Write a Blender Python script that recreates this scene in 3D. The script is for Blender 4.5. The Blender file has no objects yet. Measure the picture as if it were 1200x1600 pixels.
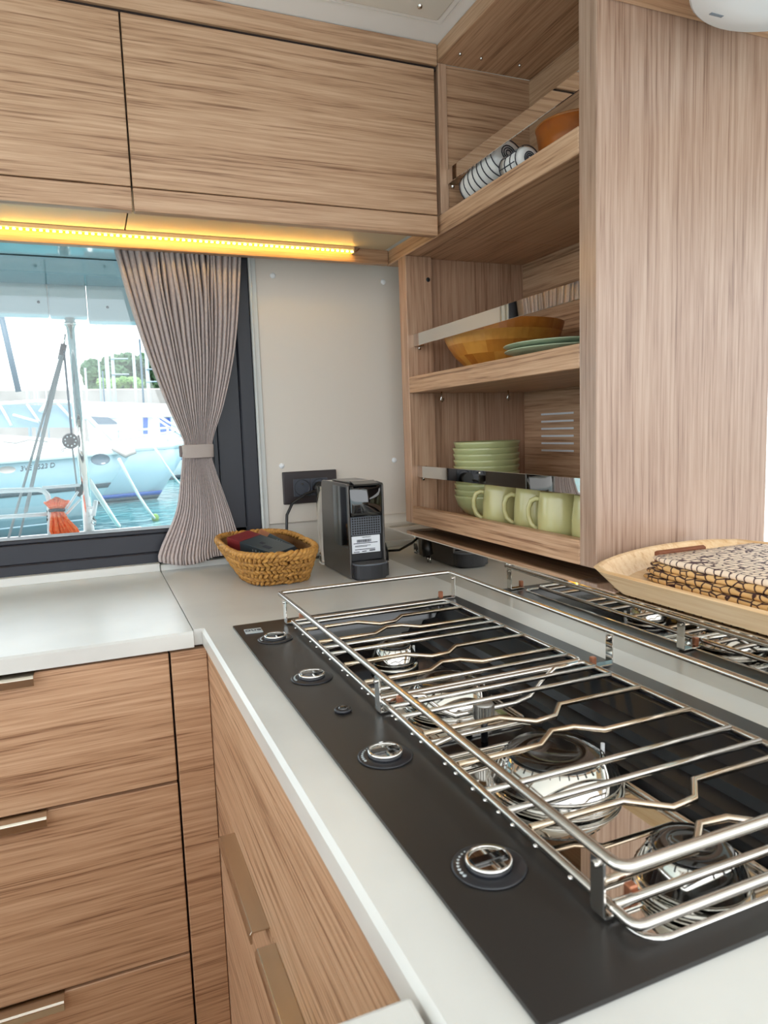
import bpy, bmesh, math, random
from mathutils import Vector, Matrix
random.seed(7)
PI = math.pi
scene = bpy.context.scene
COL = scene.collection

# ------------------------------------------------------------------ camera
FPX = 1098.429
RCV = [(0.92240235, -0.38468326, -0.03453553),
       (-0.07600410, -0.09311873, -0.99274986),
       (0.37867834, 0.91833964, -0.11513043)]
CAMLOC = Vector((0.0, 0.0, 1.23))
cd = bpy.data.cameras.new('camera')
cd.sensor_fit = 'VERTICAL'; cd.sensor_height = 36.0; cd.sensor_width = 27.0
cd.lens = FPX / 1600.0 * 36.0
cd.clip_start = 0.02; cd.clip_end = 500
cam = bpy.data.objects.new('camera', cd); COL.objects.link(cam)
r0, r1, r2 = [Vector(r) for r in RCV]
M3 = Matrix((r0, -r1, -r2)).transposed()
cam.matrix_world = Matrix.Translation(CAMLOC) @ M3.to_4x4()
scene.camera = cam
cd.dof.use_dof = True; cd.dof.focus_distance = 1.5; cd.dof.aperture_fstop = 14.0

def at(px, py, Y):                      # photo pixel -> world point at depth Y
    d = r0 * ((px - 600) / FPX) + r1 * ((py - 800) / FPX) + r2
    return CAMLOC + d * (Y / d.y)

# ------------------------------------------------------------------ world, lights, exposure
world = bpy.data.worlds.new('sky'); scene.world = world; world.use_nodes = True
bg = world.node_tree.nodes['Background']
bg.inputs[0].default_value = (0.93, 0.97, 1.0, 1); bg.inputs[1].default_value = 1.25
sd = bpy.data.lights.new('sun', 'SUN'); sd.energy = 1.2; sd.angle = math.radians(25); sd.color = (1, 0.96, 0.9)
sun = bpy.data.objects.new('sun', sd); COL.objects.link(sun)
sun.rotation_euler = Vector((0.22, 0.42, -0.88)).to_track_quat('-Z', 'Y').to_euler()
vs = scene.view_settings
vs.view_transform = 'Standard'; vs.look = 'None'; vs.gamma = 1.0; vs.exposure = 1.5
vs.use_curve_mapping = False

# ------------------------------------------------------------------ materials
def lin(c):
    return tuple(((v/255)/12.92 if v/255 <= .04045 else ((v/255+.055)/1.055)**2.4) for v in c)
def newmat(name):
    m = bpy.data.materials.new(name); m.use_nodes = True
    return m, m.node_tree.nodes, m.node_tree.links, m.node_tree.nodes['Principled BSDF']
def pmat(name, rgb, rough=.5, metal=0., coat=0., bump=None, var=None, trans=0., emit=None, aniso=0., spec=None):
    m, N, L, b = newmat(name)
    c = lin(rgb) + (1,)
    b.inputs['Base Color'].default_value = c; b.inputs['Roughness'].default_value = rough
    b.inputs['Metallic'].default_value = metal; b.inputs['Coat Weight'].default_value = coat
    b.inputs['Coat Roughness'].default_value = .05
    if spec is not None: b.inputs['Specular IOR Level'].default_value = spec
    if trans: b.inputs['Transmission Weight'].default_value = trans
    if emit: b.inputs['Emission Color'].default_value = c; b.inputs['Emission Strength'].default_value = emit
    if var or bump:
        tc = N.new('ShaderNodeTexCoord'); no = N.new('ShaderNodeTexNoise')
        no.inputs['Scale'].default_value = (var or bump)[0]; no.inputs['Detail'].default_value = 5
        L.new(tc.outputs['Object'], no.inputs['Vector'])
        if var:
            mx = N.new('ShaderNodeMix'); mx.data_type = 'RGBA'
            mx.inputs[6].default_value = c; mx.inputs[7].default_value = lin(var[1]) + (1,)
            rp = N.new('ShaderNodeMapRange'); rp.inputs[1].default_value = .45; rp.inputs[2].default_value = .75
            L.new(no.outputs[0], rp.inputs[0]); L.new(rp.outputs[0], mx.inputs[0]); L.new(mx.outputs[2], b.inputs['Base Color'])
        if bump:
            n2 = N.new('ShaderNodeTexNoise'); n2.inputs['Scale'].default_value = bump[0]; n2.inputs['Detail'].default_value = 4
            L.new(tc.outputs['Object'], n2.inputs['Vector'])
            bp = N.new('ShaderNodeBump'); bp.inputs['Strength'].default_value = bump[1]; bp.inputs['Distance'].default_value = .002
            L.new(n2.outputs[0], bp.inputs['Height']); L.new(bp.outputs[0], b.inputs['Normal'])
    return m

def wood(name, axis, light, mid, dark, rough=.45, fine=1.0):
    m, N, L, b = newmat(name)
    tc = N.new('ShaderNodeTexCoord')
    # slow waviness of the grain
    nw = N.new('ShaderNodeTexNoise'); nw.inputs['Scale'].default_value = 2.2; nw.inputs['Detail'].default_value = 1
    L.new(tc.outputs['Object'], nw.inputs['Vector'])
    wm = N.new('ShaderNodeVectorMath'); wm.operation = 'MULTIPLY_ADD'
    wv = [.014]*3; wv[axis] = 0
    wm.inputs[1].default_value = wv
    L.new(nw.outputs['Color'], wm.inputs[0]); L.new(tc.outputs['Object'], wm.inputs[2])
    def layer(along, across, detail, dist):
        mp = N.new('ShaderNodeMapping'); sc = [across]*3; sc[axis] = along
        mp.inputs['Scale'].default_value = sc
        L.new(wm.outputs[0], mp.inputs['Vector'])
        no = N.new('ShaderNodeTexNoise'); no.inputs['Scale'].default_value = 1; no.inputs['Detail'].default_value = detail
        no.inputs['Distortion'].default_value = dist; no.inputs['Roughness'].default_value = .6
        L.new(mp.outputs[0], no.inputs['Vector']); return no.outputs[0]
    a1 = layer(3.2, 190*fine, 4, .1); a2 = layer(12, 520*fine, 2, 0); a3 = layer(1.2, 40*fine, 2, .1)
    def math_(op, x, y):
        n = N.new('ShaderNodeMath'); n.operation = op
        for i, v in enumerate((x, y)):
            if isinstance(v, (int, float)): n.inputs[i].default_value = v
            else: L.new(v, n.inputs[i])
        return n.outputs[0]
    s = math_('ADD', math_('MULTIPLY', a1, .55), math_('ADD', math_('MULTIPLY', a2, .25), math_('MULTIPLY', a3, .2)))
    cr = N.new('ShaderNodeValToRGB'); e = cr.color_ramp.elements
    e[0].position = .38; e[0].color = lin(dark) + (1,); e[1].position = .60; e[1].color = lin(light) + (1,)
    k = cr.color_ramp.elements.new(.47); k.color = lin(mid) + (1,)
    L.new(s, cr.inputs[0]); L.new(cr.outputs[0], b.inputs['Base Color'])
    b.inputs['Roughness'].default_value = rough
    bp = N.new('ShaderNodeBump'); bp.inputs['Strength'].default_value = .12; bp.inputs['Distance'].default_value = .001
    L.new(s, bp.inputs['Height']); L.new(bp.outputs[0], b.inputs['Normal'])
    return m

WL, WM, WD = (205, 168, 137), (183, 144, 112), (132, 94, 69)
wood_x = wood('oak_grain_x', 0, WL, WM, WD)
wood_y = wood('oak_grain_y', 1, WL, WM, WD)
wood_z = wood('oak_grain_z', 2, (198, 164, 138), (180, 143, 117), (144, 106, 82), .33)
wood_panel = wood('oak_panel', 2, (178, 151, 132), (160, 130, 111), (128, 98, 80), .28)
pine = wood('tray_wood', 1, (235, 205, 165), (226, 190, 145), (208, 165, 118), .4, .5)
bamboo = pmat('bamboo_dark', (172, 104, 36), .35, coat=.2, var=(40, (190, 122, 50)))
bamboo_l = pmat('bamboo_light', (206, 146, 64), .35, coat=.2, var=(40, (190, 128, 52)))
bamboo_m = pmat('bamboo_mid', (190, 124, 46), .35, coat=.2, var=(40, (176, 112, 42)))
orange_wood = pmat('orange_wood', (196, 108, 34), .4, var=(25, (170, 88, 26)))
red_amber = pmat('amber_board', (190, 84, 20), .35, var=(20, (160, 66, 14)))
worktop_m = pmat('worktop_stone', (212, 212, 208), .28, var=(5, (198, 198, 195)), spec=.5)
white_panel = pmat('white_panel', (216, 208, 198), .45)
white_wall = pmat('white_wall', (214, 208, 200), .5)
white_trim = pmat('white_trim', (205, 208, 206), .4)
ceil_m = pmat('ceiling_vinyl', (244, 245, 245), .5)
hatch_m = pmat('hatch_beige', (220, 214, 204), .5)
under_m = pmat('cabinet_underside', (206, 190, 160), .5)
floor_m = wood('floor_pale_oak', 0, (222, 205, 180), (212, 192, 164), (190, 168, 138))
frame_m = pmat('window_frame_dark', (34, 36, 46), .45)
black_gap = pmat('shadow_gap', (40, 26, 20), .8)
chrome = pmat('polished_steel', (228, 226, 222), .06, 1)
mirror_steel = pmat('mirror_steel', (214, 210, 204), .025, 1)
steel = pmat('brushed_steel', (205, 200, 194), .2, 1)
steel_warm = pmat('heat_tinted_steel', (206, 186, 162), .2, 1, var=(30, (205, 198, 190)))
copper = pmat('copper_clip', (184, 124, 96), .35, .8)
champagne = pmat('champagne_metal', (205, 196, 182), .22, 1)
hob_m = pmat('hob_black_enamel', (42, 40, 39), .33, spec=.45)
tray_reflect = pmat('steel_tray_dark_reflection', (16, 17, 24), .12, coat=.3)  # tray is steel; the dark navy it mirrors is put into the colour
hob_edge = pmat('hob_edge', (120, 124, 126), .3, .8)
dark_reflect = pmat('dark_reflection', (24, 24, 27), .3, spec=.3)  # dark tone stands in for what the steel tray reflects
cap_m = pmat('burner_cap_black', (22, 20, 20), .12, coat=.5)
dark_plastic = pmat('dark_plastic', (32, 33, 38), .3)
knurl_m = pmat('knurled_alu', (176, 174, 170), .35, .9)
piano = pmat('piano_black', (12, 12, 15), .05, coat=1)
grey_reflect = pmat('black_with_grey_reflection', (84, 80, 77), .28, .4, coat=.3)  # black shell; grey of the reflected wall is mixed into the colour
grill_m = pmat('machine_grill', (104, 110, 120), .35)
label_m = pmat('label_white', (226, 230, 236), .5)
ink_m = pmat('label_ink', (40, 44, 56), .6)
ink_grey = pmat('dial_marks', (178, 186, 190), .5)
clear_m, _N, _L, _b = newmat('clear_acrylic')
_b.inputs['Base Color'].default_value = (.95, .97, .98, 1); _b.inputs['Roughness'].default_value = .02
_b.inputs['Transmission Weight'].default_value = 1; _b.inputs['IOR'].default_value = 1.2
socket_m = pmat('socket_frame', (46, 38, 40), .35)
socket_in = pmat('socket_insert', (62, 66, 76), .4)
green_c = pmat('green_stoneware', (184, 178, 124), .25, coat=.3, var=(14, (174, 166, 112)))
green_b = pmat('green_bowl', (176, 180, 130), .3, coat=.3)
green_p = pmat('green_plate', (170, 184, 156), .3, coat=.3)
wicker = pmat('seagrass', (190, 138, 66), .6, var=(110, (128, 82, 32)), bump=(260, .5))
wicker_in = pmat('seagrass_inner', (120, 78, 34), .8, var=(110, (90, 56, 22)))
carton_d = pmat('carton_dark', (52, 62, 68), .35)
carton_k = pmat('carton_black', (26, 28, 34), .35)
carton_r = pmat('carton_red', (118, 36, 40), .35)
curtain_m = pmat('curtain_linen', (184, 171, 168), .85, var=(160, (170, 158, 156)), bump=(700, .2))
tie_m = pmat('curtain_tieback', (172, 160, 154), .85, bump=(500, .3))
cord_m = pmat('black_rubber', (16, 16, 18), .4)
leather = pmat('brown_leather', (122, 66, 34), .55)
lamp_white = pmat('lamp_white', (236, 240, 244), .35)
lamp_logo = pmat('lamp_logo', (120, 130, 140), .5)
led_on = pmat('led_lit', (255, 214, 110), .5, emit=14.0)
led_strip_m = pmat('led_strip_lit', (255, 186, 20), .5, emit=1.5)
clear_led = pmat('led_profile', (230, 205, 160), .3)
# exterior
gel_white = pmat('gelcoat_white', (226, 231, 234), .3)
hull_grey = pmat('hull_greyblue', (150, 178, 188), .25)
hull_pale = pmat('hull_pale', (172, 196, 208), .25)
navy = pmat('boot_stripe_blue', (28, 72, 150), .4)
dark_line = pmat('hull_dark_line', (34, 52, 62), .5)
tint_glass = pmat('tinted_glass', (78, 92, 104), .1)
pale_glass = pmat('pale_glass', (132, 158, 174), .1)
stone = pmat('quay_stone', (158, 150, 146), .9, var=(.5, (134, 127, 122)))
leaf_d = pmat('foliage_dark', (52, 84, 56), .8, var=(.6, (76, 108, 66)))
leaf_l = pmat('foliage_light', (112, 146, 84), .8, var=(.6, (84, 120, 66)))
bark = pmat('bark', (84, 68, 54), .9)
mast_m = pmat('mast_alu', (150, 162, 172), .5)
mast_dk = pmat('mast_dark', (60, 84, 100), .5)
orange_rope = pmat('orange_rope', (255, 104, 48), .6, var=(160, (255, 160, 110)))
grey_rope = pmat('grey_rope', (150, 156, 158), .8)
white_rope = pmat('white_rope', (236, 236, 232), .8)
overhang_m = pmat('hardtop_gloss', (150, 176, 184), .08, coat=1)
sea_m, N_, L_, b_ = newmat('sea_water')
b_.inputs['Base Color'].default_value = lin((66, 122, 128)) + (1,); b_.inputs['Roughness'].default_value = .12
tc_ = N_.new('ShaderNodeTexCoord'); mp_ = N_.new('ShaderNodeMapping'); mp_.inputs['Scale'].default_value = (1.2, .8, 1)
no_ = N_.new('ShaderNodeTexNoise'); no_.inputs['Scale'].default_value = 1.6; no_.inputs['Detail'].default_value = 6
bp_ = N_.new('ShaderNodeBump'); bp_.inputs['Strength'].default_value = .8; bp_.inputs['Distance'].default_value = .35
L_.new(tc_.outputs['Object'], mp_.inputs[0]); L_.new(mp_.outputs[0], no_.inputs[0]); L_.new(no_.outputs[0], bp_.inputs['Height']); L_.new(bp_.outputs[0], b_.inputs['Normal'])
glass_m = bpy.data.materials.new('window_glass'); glass_m.use_nodes = True
gn = glass_m.node_tree.nodes; gl = glass_m.node_tree.links
gn.remove(gn['Principled BSDF']); go = gn['Material Output']
gt = gn.new('ShaderNodeBsdfTransparent'); gt.inputs[0].default_value = (.95, .985, .99, 1)
gg = gn.new('ShaderNodeBsdfGlossy'); gg.inputs['Roughness'].default_value = .02
gx = gn.new('ShaderNodeMixShader'); gx.inputs[0].default_value = .05
gl.new(gt.outputs[0], gx.inputs[1]); gl.new(gg.outputs[0], gx.inputs[2]); gl.new(gx.outputs[0], go.inputs[0])

# ------------------------------------------------------------------ mesh helpers
class MB:
    def __init__(s): s.bm = bmesh.new()
    def box(s, x0, x1, y0, y1, z0, z1, bev=0.0, seg=1):
        t = bmesh.new()
        bmesh.ops.create_cube(t, size=1)
        for v in t.verts:
            v.co = Vector(((x0+x1)/2 + v.co.x*abs(x1-x0), (y0+y1)/2 + v.co.y*abs(y1-y0), (z0+z1)/2 + v.co.z*abs(z1-z0)))
        if bev > 0:
            bmesh.ops.bevel(t, geom=t.edges[:], offset=bev, segments=seg, affect='EDGES', profile=.5)
        return s.add(t)
    def add(s, t, M=None):
        if M is not None: bmesh.ops.transform(t, matrix=M, verts=t.verts)
        mp = {v: s.bm.verts.new(v.co) for v in t.verts}
        for f in t.faces:
            try: s.bm.faces.new([mp[v] for v in f.verts]).smooth = f.smooth
            except ValueError: pass
        t.free(); return s
    def tube(s, pts, r, seg=8, closed=False, cap=True, r2=None):
        pts = [Vector(p) for p in pts]; n = len(pts); rings = []
        up = None
        for i, p in enumerate(pts):
            if closed: d = (pts[(i+1) % n] - pts[i-1])
            elif i == 0: d = pts[1] - p
            elif i == n-1: d = p - pts[i-1]
            else: d = (pts[i+1] - p).normalized() + (p - pts[i-1]).normalized()
            d.normalize()
            if up is None:
                up = Vector((0, 0, 1)) if abs(d.z) < .9 else Vector((1, 0, 0))
            a = (up - d*up.dot(d))
            if a.length < 1e-6: a = d.orthogonal()
            a.normalize(); b = d.cross(a); up = a
            rr = r if r2 is None else r + (r2-r)*i/(n-1)
            rings.append([s.bm.verts.new(p + a*rr*math.cos(2*PI*k/seg) + b*rr*math.sin(2*PI*k/seg)) for k in range(seg)])
        m = n if closed else n-1
        for i in range(m):
            A, B = rings[i], rings[(i+1) % n]
            for k in range(seg):
                s.bm.faces.new((A[k], A[(k+1) % seg], B[(k+1) % seg], B[k])).smooth = True
        if cap and not closed:
            s.bm.faces.new(rings[0][::-1]); s.bm.faces.new(rings[-1])
        return s
    def lathe(s, prof, c=(0, 0, 0), seg=32, M=None, sharp=()):
        t = bmesh.new(); rings = []
        for (r, z) in prof:
            if r < 1e-6: rings.append([t.verts.new((0, 0, z))])
            else: rings.append([t.verts.new((r*math.cos(2*PI*k/seg), r*math.sin(2*PI*k/seg), z)) for k in range(seg)])
        for i in range(len(rings)-1):
            A, B = rings[i], rings[i+1]
            for k in range(seg):
                a0, a1 = A[k % len(A)], A[(k+1) % len(A)]; b0, b1 = B[k % len(B)], B[(k+1) % len(B)]
                vs_ = []
                for v in (a0, a1, b1, b0):
                    if v not in vs_: vs_.append(v)
                if len(vs_) >= 3:
                    try: t.faces.new(vs_).smooth = True
                    except ValueError: pass
        bmesh.ops.transform(t, matrix=Matrix.Translation(c) @ (M or Matrix()), verts=t.verts)
        return s.add(t)
    def prism(s, pts2, axis, a0, a1, bev=0.):
        t = bmesh.new()
        def mk(p, a):
            q = list(p); q.insert(axis, a); return t.verts.new(q)
        A = [mk(p, a0) for p in pts2]; B = [mk(p, a1) for p in pts2]; n = len(A)
        t.faces.new(A[::-1]); t.faces.new(B)
        for i in range(n): t.faces.new((A[i], A[(i+1) % n], B[(i+1) % n], B[i]))
        bmesh.ops.recalc_face_normals(t, faces=t.faces)
        if bev: bmesh.ops.bevel(t, geom=t.edges[:], offset=bev, segments=2, affect='EDGES', profile=.5)
        return s.add(t)
    def loft(s, rings, closed=True, cap=True, smooth=True):
        R_ = [[s.bm.verts.new(p) for p in r] for r in rings]; n = len(R_[0])
        for A, B in zip(R_, R_[1:]):
            for k in range(n if closed else n-1):
                try: s.bm.faces.new((A[k], A[(k+1) % n], B[(k+1) % n], B[k])).smooth = smooth
                except ValueError: pass
        if cap and closed:
            s.bm.faces.new(R_[0][::-1]); s.bm.faces.new(R_[-1])
        return s
    def ell(s, c, r, M=None, sub=2):
        t = bmesh.new(); bmesh.ops.create_icosphere(t, subdivisions=sub, radius=1)
        for f in t.faces: f.smooth = True
        S = Matrix.Diagonal((r[0], r[1], r[2], 1))
        return s.add(t, Matrix.Translation(c) @ (M or Matrix()) @ S)
    def build(s, name, mat, parent=None, smooth_angle=None):
        bmesh.ops.recalc_face_normals(s.bm, faces=s.bm.faces)
        me = bpy.data.meshes.new(name); s.bm.to_mesh(me); s.bm.free()
        return mkobj(name, me, mat, parent)

def mkobj(name, me, mat, parent=None):
    if mat is not None and len(me.materials) == 0: me.materials.append(mat)
    o = bpy.data.objects.new(name, me); COL.objects.link(o)
    if parent is not None:
        o.parent = parent
        if parent.get('_w'): o.matrix_parent_inverse = Matrix.Translation(-Vector(parent.location))
    return o
def thing(name, label, cat, loc=(0, 0, 0), group=None, world_mesh=True, kind=None):
    o = bpy.data.objects.new(name, None); COL.objects.link(o); o.location = loc
    o.empty_display_size = .03
    if world_mesh: o['_w'] = 1
    return tag(o, label, cat, group, kind)
def tag(o, label=None, cat=None, group=None, kind=None):
    if label: o['label'] = label
    if cat: o['category'] = cat
    if group: o['group'] = group
    if kind: o['kind'] = kind
    return o
def copy_tree(o, parent=None):
    c = o.copy(); COL.objects.link(c); c.parent = parent
    for ch in list(o.children): copy_tree(ch, c)
    return c
def struct(o): o['kind'] = 'structure'; return o
def text_mesh(name, body, size, M, mat, parent, extrude=.0003, spacing=1.0, shear=0.):
    cu = bpy.data.curves.new(name, 'FONT'); cu.body = body; cu.size = size; cu.extrude = extrude
    cu.align_x = 'CENTER'; cu.align_y = 'CENTER'; cu.space_character = spacing; cu.shear = shear; cu.resolution_u = 3
    t = bpy.data.objects.new('tmp_text', cu); COL.objects.link(t)
    dg = bpy.context.evaluated_depsgraph_get(); dg.update()
    me = bpy.data.meshes.new_from_object(t.evaluated_get(dg)); me.name = name
    bpy.data.objects.remove(t); bpy.data.curves.remove(cu)
    me.transform(M); me.materials.clear()
    return mkobj(name, me, mat, parent)
def frame_M(origin, xdir, ydir):        # local x,y -> world
    x = Vector(xdir).normalized(); y = Vector(ydir).normalized(); z = x.cross(y)
    m = Matrix((x, y, z)).transposed().to_4x4(); m.translation = Vector(origin); return m
def arc(c, r, a0, a1, n, f): return [f(c[0] + r*math.cos(a0+(a1-a0)*i/n), c[1] + r*math.sin(a0+(a1-a0)*i/n)) for i in range(n+1)]

# ================================================================== SETTING
ZC = 0.92            # worktop height
ZCEIL = 2.0245
o = struct(MB().box(-2.5, 3.0, -1.6, 1.95, -.05, 0).build('floor', floor_m)); tag(o, 'pale cabin floor below the galley cabinets')
o = struct(MB().box(-4.5, 4.5, -7.5, -1.6, -.12, -.02).build('bounce_deck', gel_white)); tag(o, 'unseen white deck added behind the cabin to bounce light in')  # unseen reflector, added to lift the ceiling and upper doors
o = struct(MB().box(-2.5, 3.0, -.85, 1.95, ZCEIL, ZCEIL+.06).build('ceiling', ceil_m)); tag(o, 'white cabin ceiling above the overhead cabinets')
hl = MB().box(-.3, .70, .55, 1.315, ZCEIL-.008, ZCEIL, .006, 2).build('hatch_lip', ceil_m, o)
hp = MB().box(-.28, .683, .57, 1.297, ZCEIL-.013, ZCEIL-.006, .004, 2).build('hatch_panel', hatch_m, o)
MB().lathe([(0, -.005), (.004, -.004), (.005, 0)], (.628, 1.262, ZCEIL-.013), 12).build('screw', steel, hp)

wb = MB()
wb.box(.3815, 1.8, 1.745, 1.86, 0, ZCEIL)                # right of the window
wb.box(-2.5, .3815, 1.745, 1.86, 0, .93)                 # below
wb.box(-2.5, .3815, 1.745, 1.86, 1.74, ZCEIL)            # above
wb.box(-2.5, -1.55, 1.745, 1.86, .93, 1.74)
wall = struct(wb.build('wall_back', white_wall)); tag(wall, 'white cabin wall around the window and the socket')
ap = MB().box(.4005, .90, 1.735, 1.747, 1.0045, 1.665, .0015).build('access_panel', white_panel, wall)
for (sx, sz) in ((.4435, 1.6148), (.7358, 1.6133), (.4415, 1.1505), (.7501, 1.1501)):
    MB().lathe([(0, -.004), (.0045, -.0035), (.0068, -.001), (.007, 0)], (sx, 1.735, sz), 16, Matrix.Rotation(-PI/2, 4, 'X')).build('screw_cap', lamp_white, ap)
t = struct(MB().box(.3815, .388, 1.722, 1.747, .93, 1.70, .002).box(.388, .4005, 1.73, 1.747, .93, 1.70, .001).build('trim_1', white_trim))
tag(t, 'pale vertical trim strip between the dark window frame and the white panel')

# window
win = thing('window_1', 'dark framed cabin window looking onto the marina', 'window', (-.6, 1.74, .93)); struct(win)
del win['category']
f = MB()
f.box(-1.55, .3815, 1.728, 1.80, .9315, .962, .003)                      # sill member
f.box(-1.55, .3815, 1.731, 1.80, .962, 1.006, .002).box(-1.55, .30, 1.738, 1.80, 1.006, 1.0165, .002)
f.box(.345, .3815, 1.728, 1.80, .9315, 1.74, .003)
f.box(.288, .3445, 1.731, 1.80, .962, 1.74, .002).box(.279, .288, 1.738, 1.80, 1.0, 1.74, .002)
f.box(-1.55, .3815, 1.731, 1.80, 1.70, 1.74)
f.box(-1.55, -1.45, 1.731, 1.80, .9315, 1.74)
f.build('frame', frame_m, win)
MB().box(-1.45, .28, 1.762, 1.768, 1.0165, 1.70).build('pane', glass_m, win)
MB().box(.2715, .279, 1.757, 1.761, 1.0165, 1.70).build('seal', dark_plastic, win)

# ================================================================== OVERHEAD CABINETS
YD = 1.392
for i, (x0, x1, lab) in enumerate(((-.62, .1035, 'left overhead cabinet with oak door, cut off by the picture edge'),
                                   (.1065, .7215, 'right overhead cabinet with oak door, beside the open shelves'))):
    c = thing('overhead_cabinet', lab, 'cabinet', ((x0+x1)/2, 1.55, 1.64), 'oak overhead cabinets')
    MB().box(x0, x1, YD+.022, 1.744, 1.6795, 1.977).build('body', under_m, c)
    MB().box(x0, x1, YD, YD+.020, 1.6825, 1.9755, .0012).build('door', wood_x, c)
    MB().box(x0, x1, YD, YD+.020, 1.640, 1.6805, .0012).build('bottom_rail', wood_x, c)
    MB().box(x0+.002, x1+.002, YD+.0202, YD+.024, 1.645, 1.98).build('shadow_gap', black_gap, c)
t = struct(MB().box(-.62, .7285, YD-.002, YD+.05, 1.982, 2.0235, .001).build('trim_2', wood_x)); tag(t, 'oak header strip above the overhead cabinet doors')
MB().box(-.62, .7285, YD+.006, YD+.04, 1.9752, 1.9818).build('shadow_gap', black_gap, t)
t = struct(MB().box(-.62, .7285, 1.681, 1.7, 1.645, 1.6793, .001).build('trim_3', wood_x)); tag(t, 'oak valance below the overhead cabinets carrying the light strip')

# LED strip on the valance
led = thing('led_light_strip', 'glowing yellow light strip under the overhead cabinets', 'light', (0, 1.675, 1.66))
MB().box(-.6, .634, 1.667, 1.6808, 1.670, 1.6792, .001).build('profile', clear_led, led)
MB().box(-.6, .630, 1.671, 1.679, 1.6675, 1.6700).build('diffuser', led_strip_m, led)
MB().box(.630, .634, 1.667, 1.681, 1.664, 1.670).build('end_cap', clear_led, led)
dm = None
for i in range(98):
    x = -.585 + i*.0125
    if dm is None:
        d0 = MB().box(-.0028, .0028, -.0018, .0018, -.0012, .0012).build('diode', led_on, led); dm = d0.data; d = d0
    else: d = mkobj('diode', dm, None, led)
    d.location = (x, 1.6688, 1.6668)
MB().tube([(.634, 1.676, 1.668), (.645, 1.678, 1.672), (.652, 1.68, 1.6785)], .0013, 6).build('lead_wire', copper, led)

# ================================================================== OPEN SHELF UNIT
XF = .73
su = thing('shelf_unit', 'oak open shelf unit with steel guard rails and crockery', 'shelving', (.9, 1.25, .998))
MB().box(XF, 1.103, .8906, .9325, .998, ZCEIL-.001, .0015).build('side_panel', wood_panel, su)
MB().box(XF, XF+.07, 1.582, 1.624, .998, 1.6445, .0012).build('stile', wood_z, su)
MB().box(XF+.0705, 1.1, 1.602, 1.624, .998, 1.6445).build('side_panel', wood_z, su)
MB().box(1.075, 1.095, .933, 1.602, 1.0, 1.6445).build('back_panel', wood_y, su)
MB().box(.959, .975, .933, 1.41, 1.686, 1.988).build('back_panel', wood_y, su)
MB().box(XF+.0005, XF+.02, YD-.0005, YD+.03, 1.6856, 1.9885, .001).build('edge_strip', wood_z, su)
MB().box(XF+.0205, .959, YD+.004, YD+.02, 1.6856, 1.9885).build('end_panel', wood_x, su)
MB().box(XF, 1.095, .933, YD+.02, 1.6447, 1.6853, .0015).build('shelf', wood_y, su)
MB().box(XF+.0005, 1.095, YD+.02, 1.70, 1.6447, 1.679, .0015).build('shelf', wood_y, su)
MB().box(XF, 1.0745, .933, 1.5815, 1.318, 1.357, .0015).box(.80, 1.0745, 1.5815, 1.6018, 1.318, 1.357).build('shelf', wood_y, su)
MB().box(XF+.021, 1.0745, .933, 1.6018, .9995, 1.012).build('shelf', wood_y, su)
MB().box(XF, XF+.02, .933, 1.5815, .998, 1.0395, .0015).build('front_lip', wood_y, su)
MB().box(XF, .975, .933, YD+.004, 1.989, 2.0235, .001).build('top_panel', wood_y, su)
for (z0, z1, y1) in ((1.4295, 1.459, 1.5815), (1.112, 1.1405, 1.5815), (1.7465, 1.776, YD+.0035)):
    rl = MB().box(.745, .7475, .933, y1-.001, z0, z1, .0006).build('guard_rail', mirror_steel, su)
    MB().box(.7476, .772, y1-.004, y1, z0+.002, z1-.002, .001).build('rail_bracket', steel, su)
    MB().lathe([(0, -.006), (.0035, -.005), (.004, 0)], (.757, y1-.008, z0-.003), 10).build('screw', steel, su)
for (sx, sz) in ((.7897, 1.5905), (.8039, 1.0494)):
    MB().lathe([(0, -.001), (.0022, -.0015), (.004, -.002), (.0055, 0)], (sx, 1.602 if sx > .8 else 1.582, sz), 14, Matrix.Rotation(-PI/2, 4, 'X')).build('screw', dark_plastic, su)
for (sx, sy) in ((.808, 1.346), (.9006, 1.3445), (.7577, 1.3447)):
    MB().lathe([(0, -.005), (.0025, -.0045), (.0035, -.002), (.0035, 0)], (sx, sy, 1.989), 10).build('screw', steel, su)
for (hx, hy) in ((.7915, 1.5291), (.9669, 1.5102)):
    hk = [(hx, hy, 1.318), (hx, hy, 1.306), (hx-.003, hy, 1.299), (hx+.001, hy, 1.294), (hx+.005, hy, 1.298), (hx+.005, hy, 1.303)]
    MB().tube(hk, .0017, 8).build('cup_hook', steel, su)
for i in range(6):
    z = 1.2566 - i*.0183
    MB().box(1.0735, 1.0748, 1.393, 1.525, z-.0024, z+.0024, .0008).build('vent_slot', label_m, su)

# ceiling bulkhead over the near side + round lamp
t = struct(MB().box(XF+.006, 1.7, .25, .890, 1.8465, ZCEIL-.0005, .001).build('trim_4', wood_x)); tag(t, 'oak ceiling bulkhead meeting the tall side panel')
cx, cy = .920, .690
cl = thing('ceiling_lamp', 'round white disc lamp under the oak bulkhead, top right', 'lamp', (cx, cy, 1.8465))
MB().lathe([(0, 1.8465), (.140, 1.8465), (.146, 1.842), (.1515, 1.818), (.1525, 1.812), (.1505, 1.8098)], (cx, cy, 0), 64).build('housing', lamp_white, cl)
MB().lathe([(.1503, 1.8100), (.1490, 1.8088), (.10, 1.8065), (0, 1.806)], (cx, cy, 0), 64).build('diffuser', lamp_white, cl)
MB().box(.868, .892, .810, .8155, 1.8072, 1.8082, .0004).build('badge', lamp_logo, cl)

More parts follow.
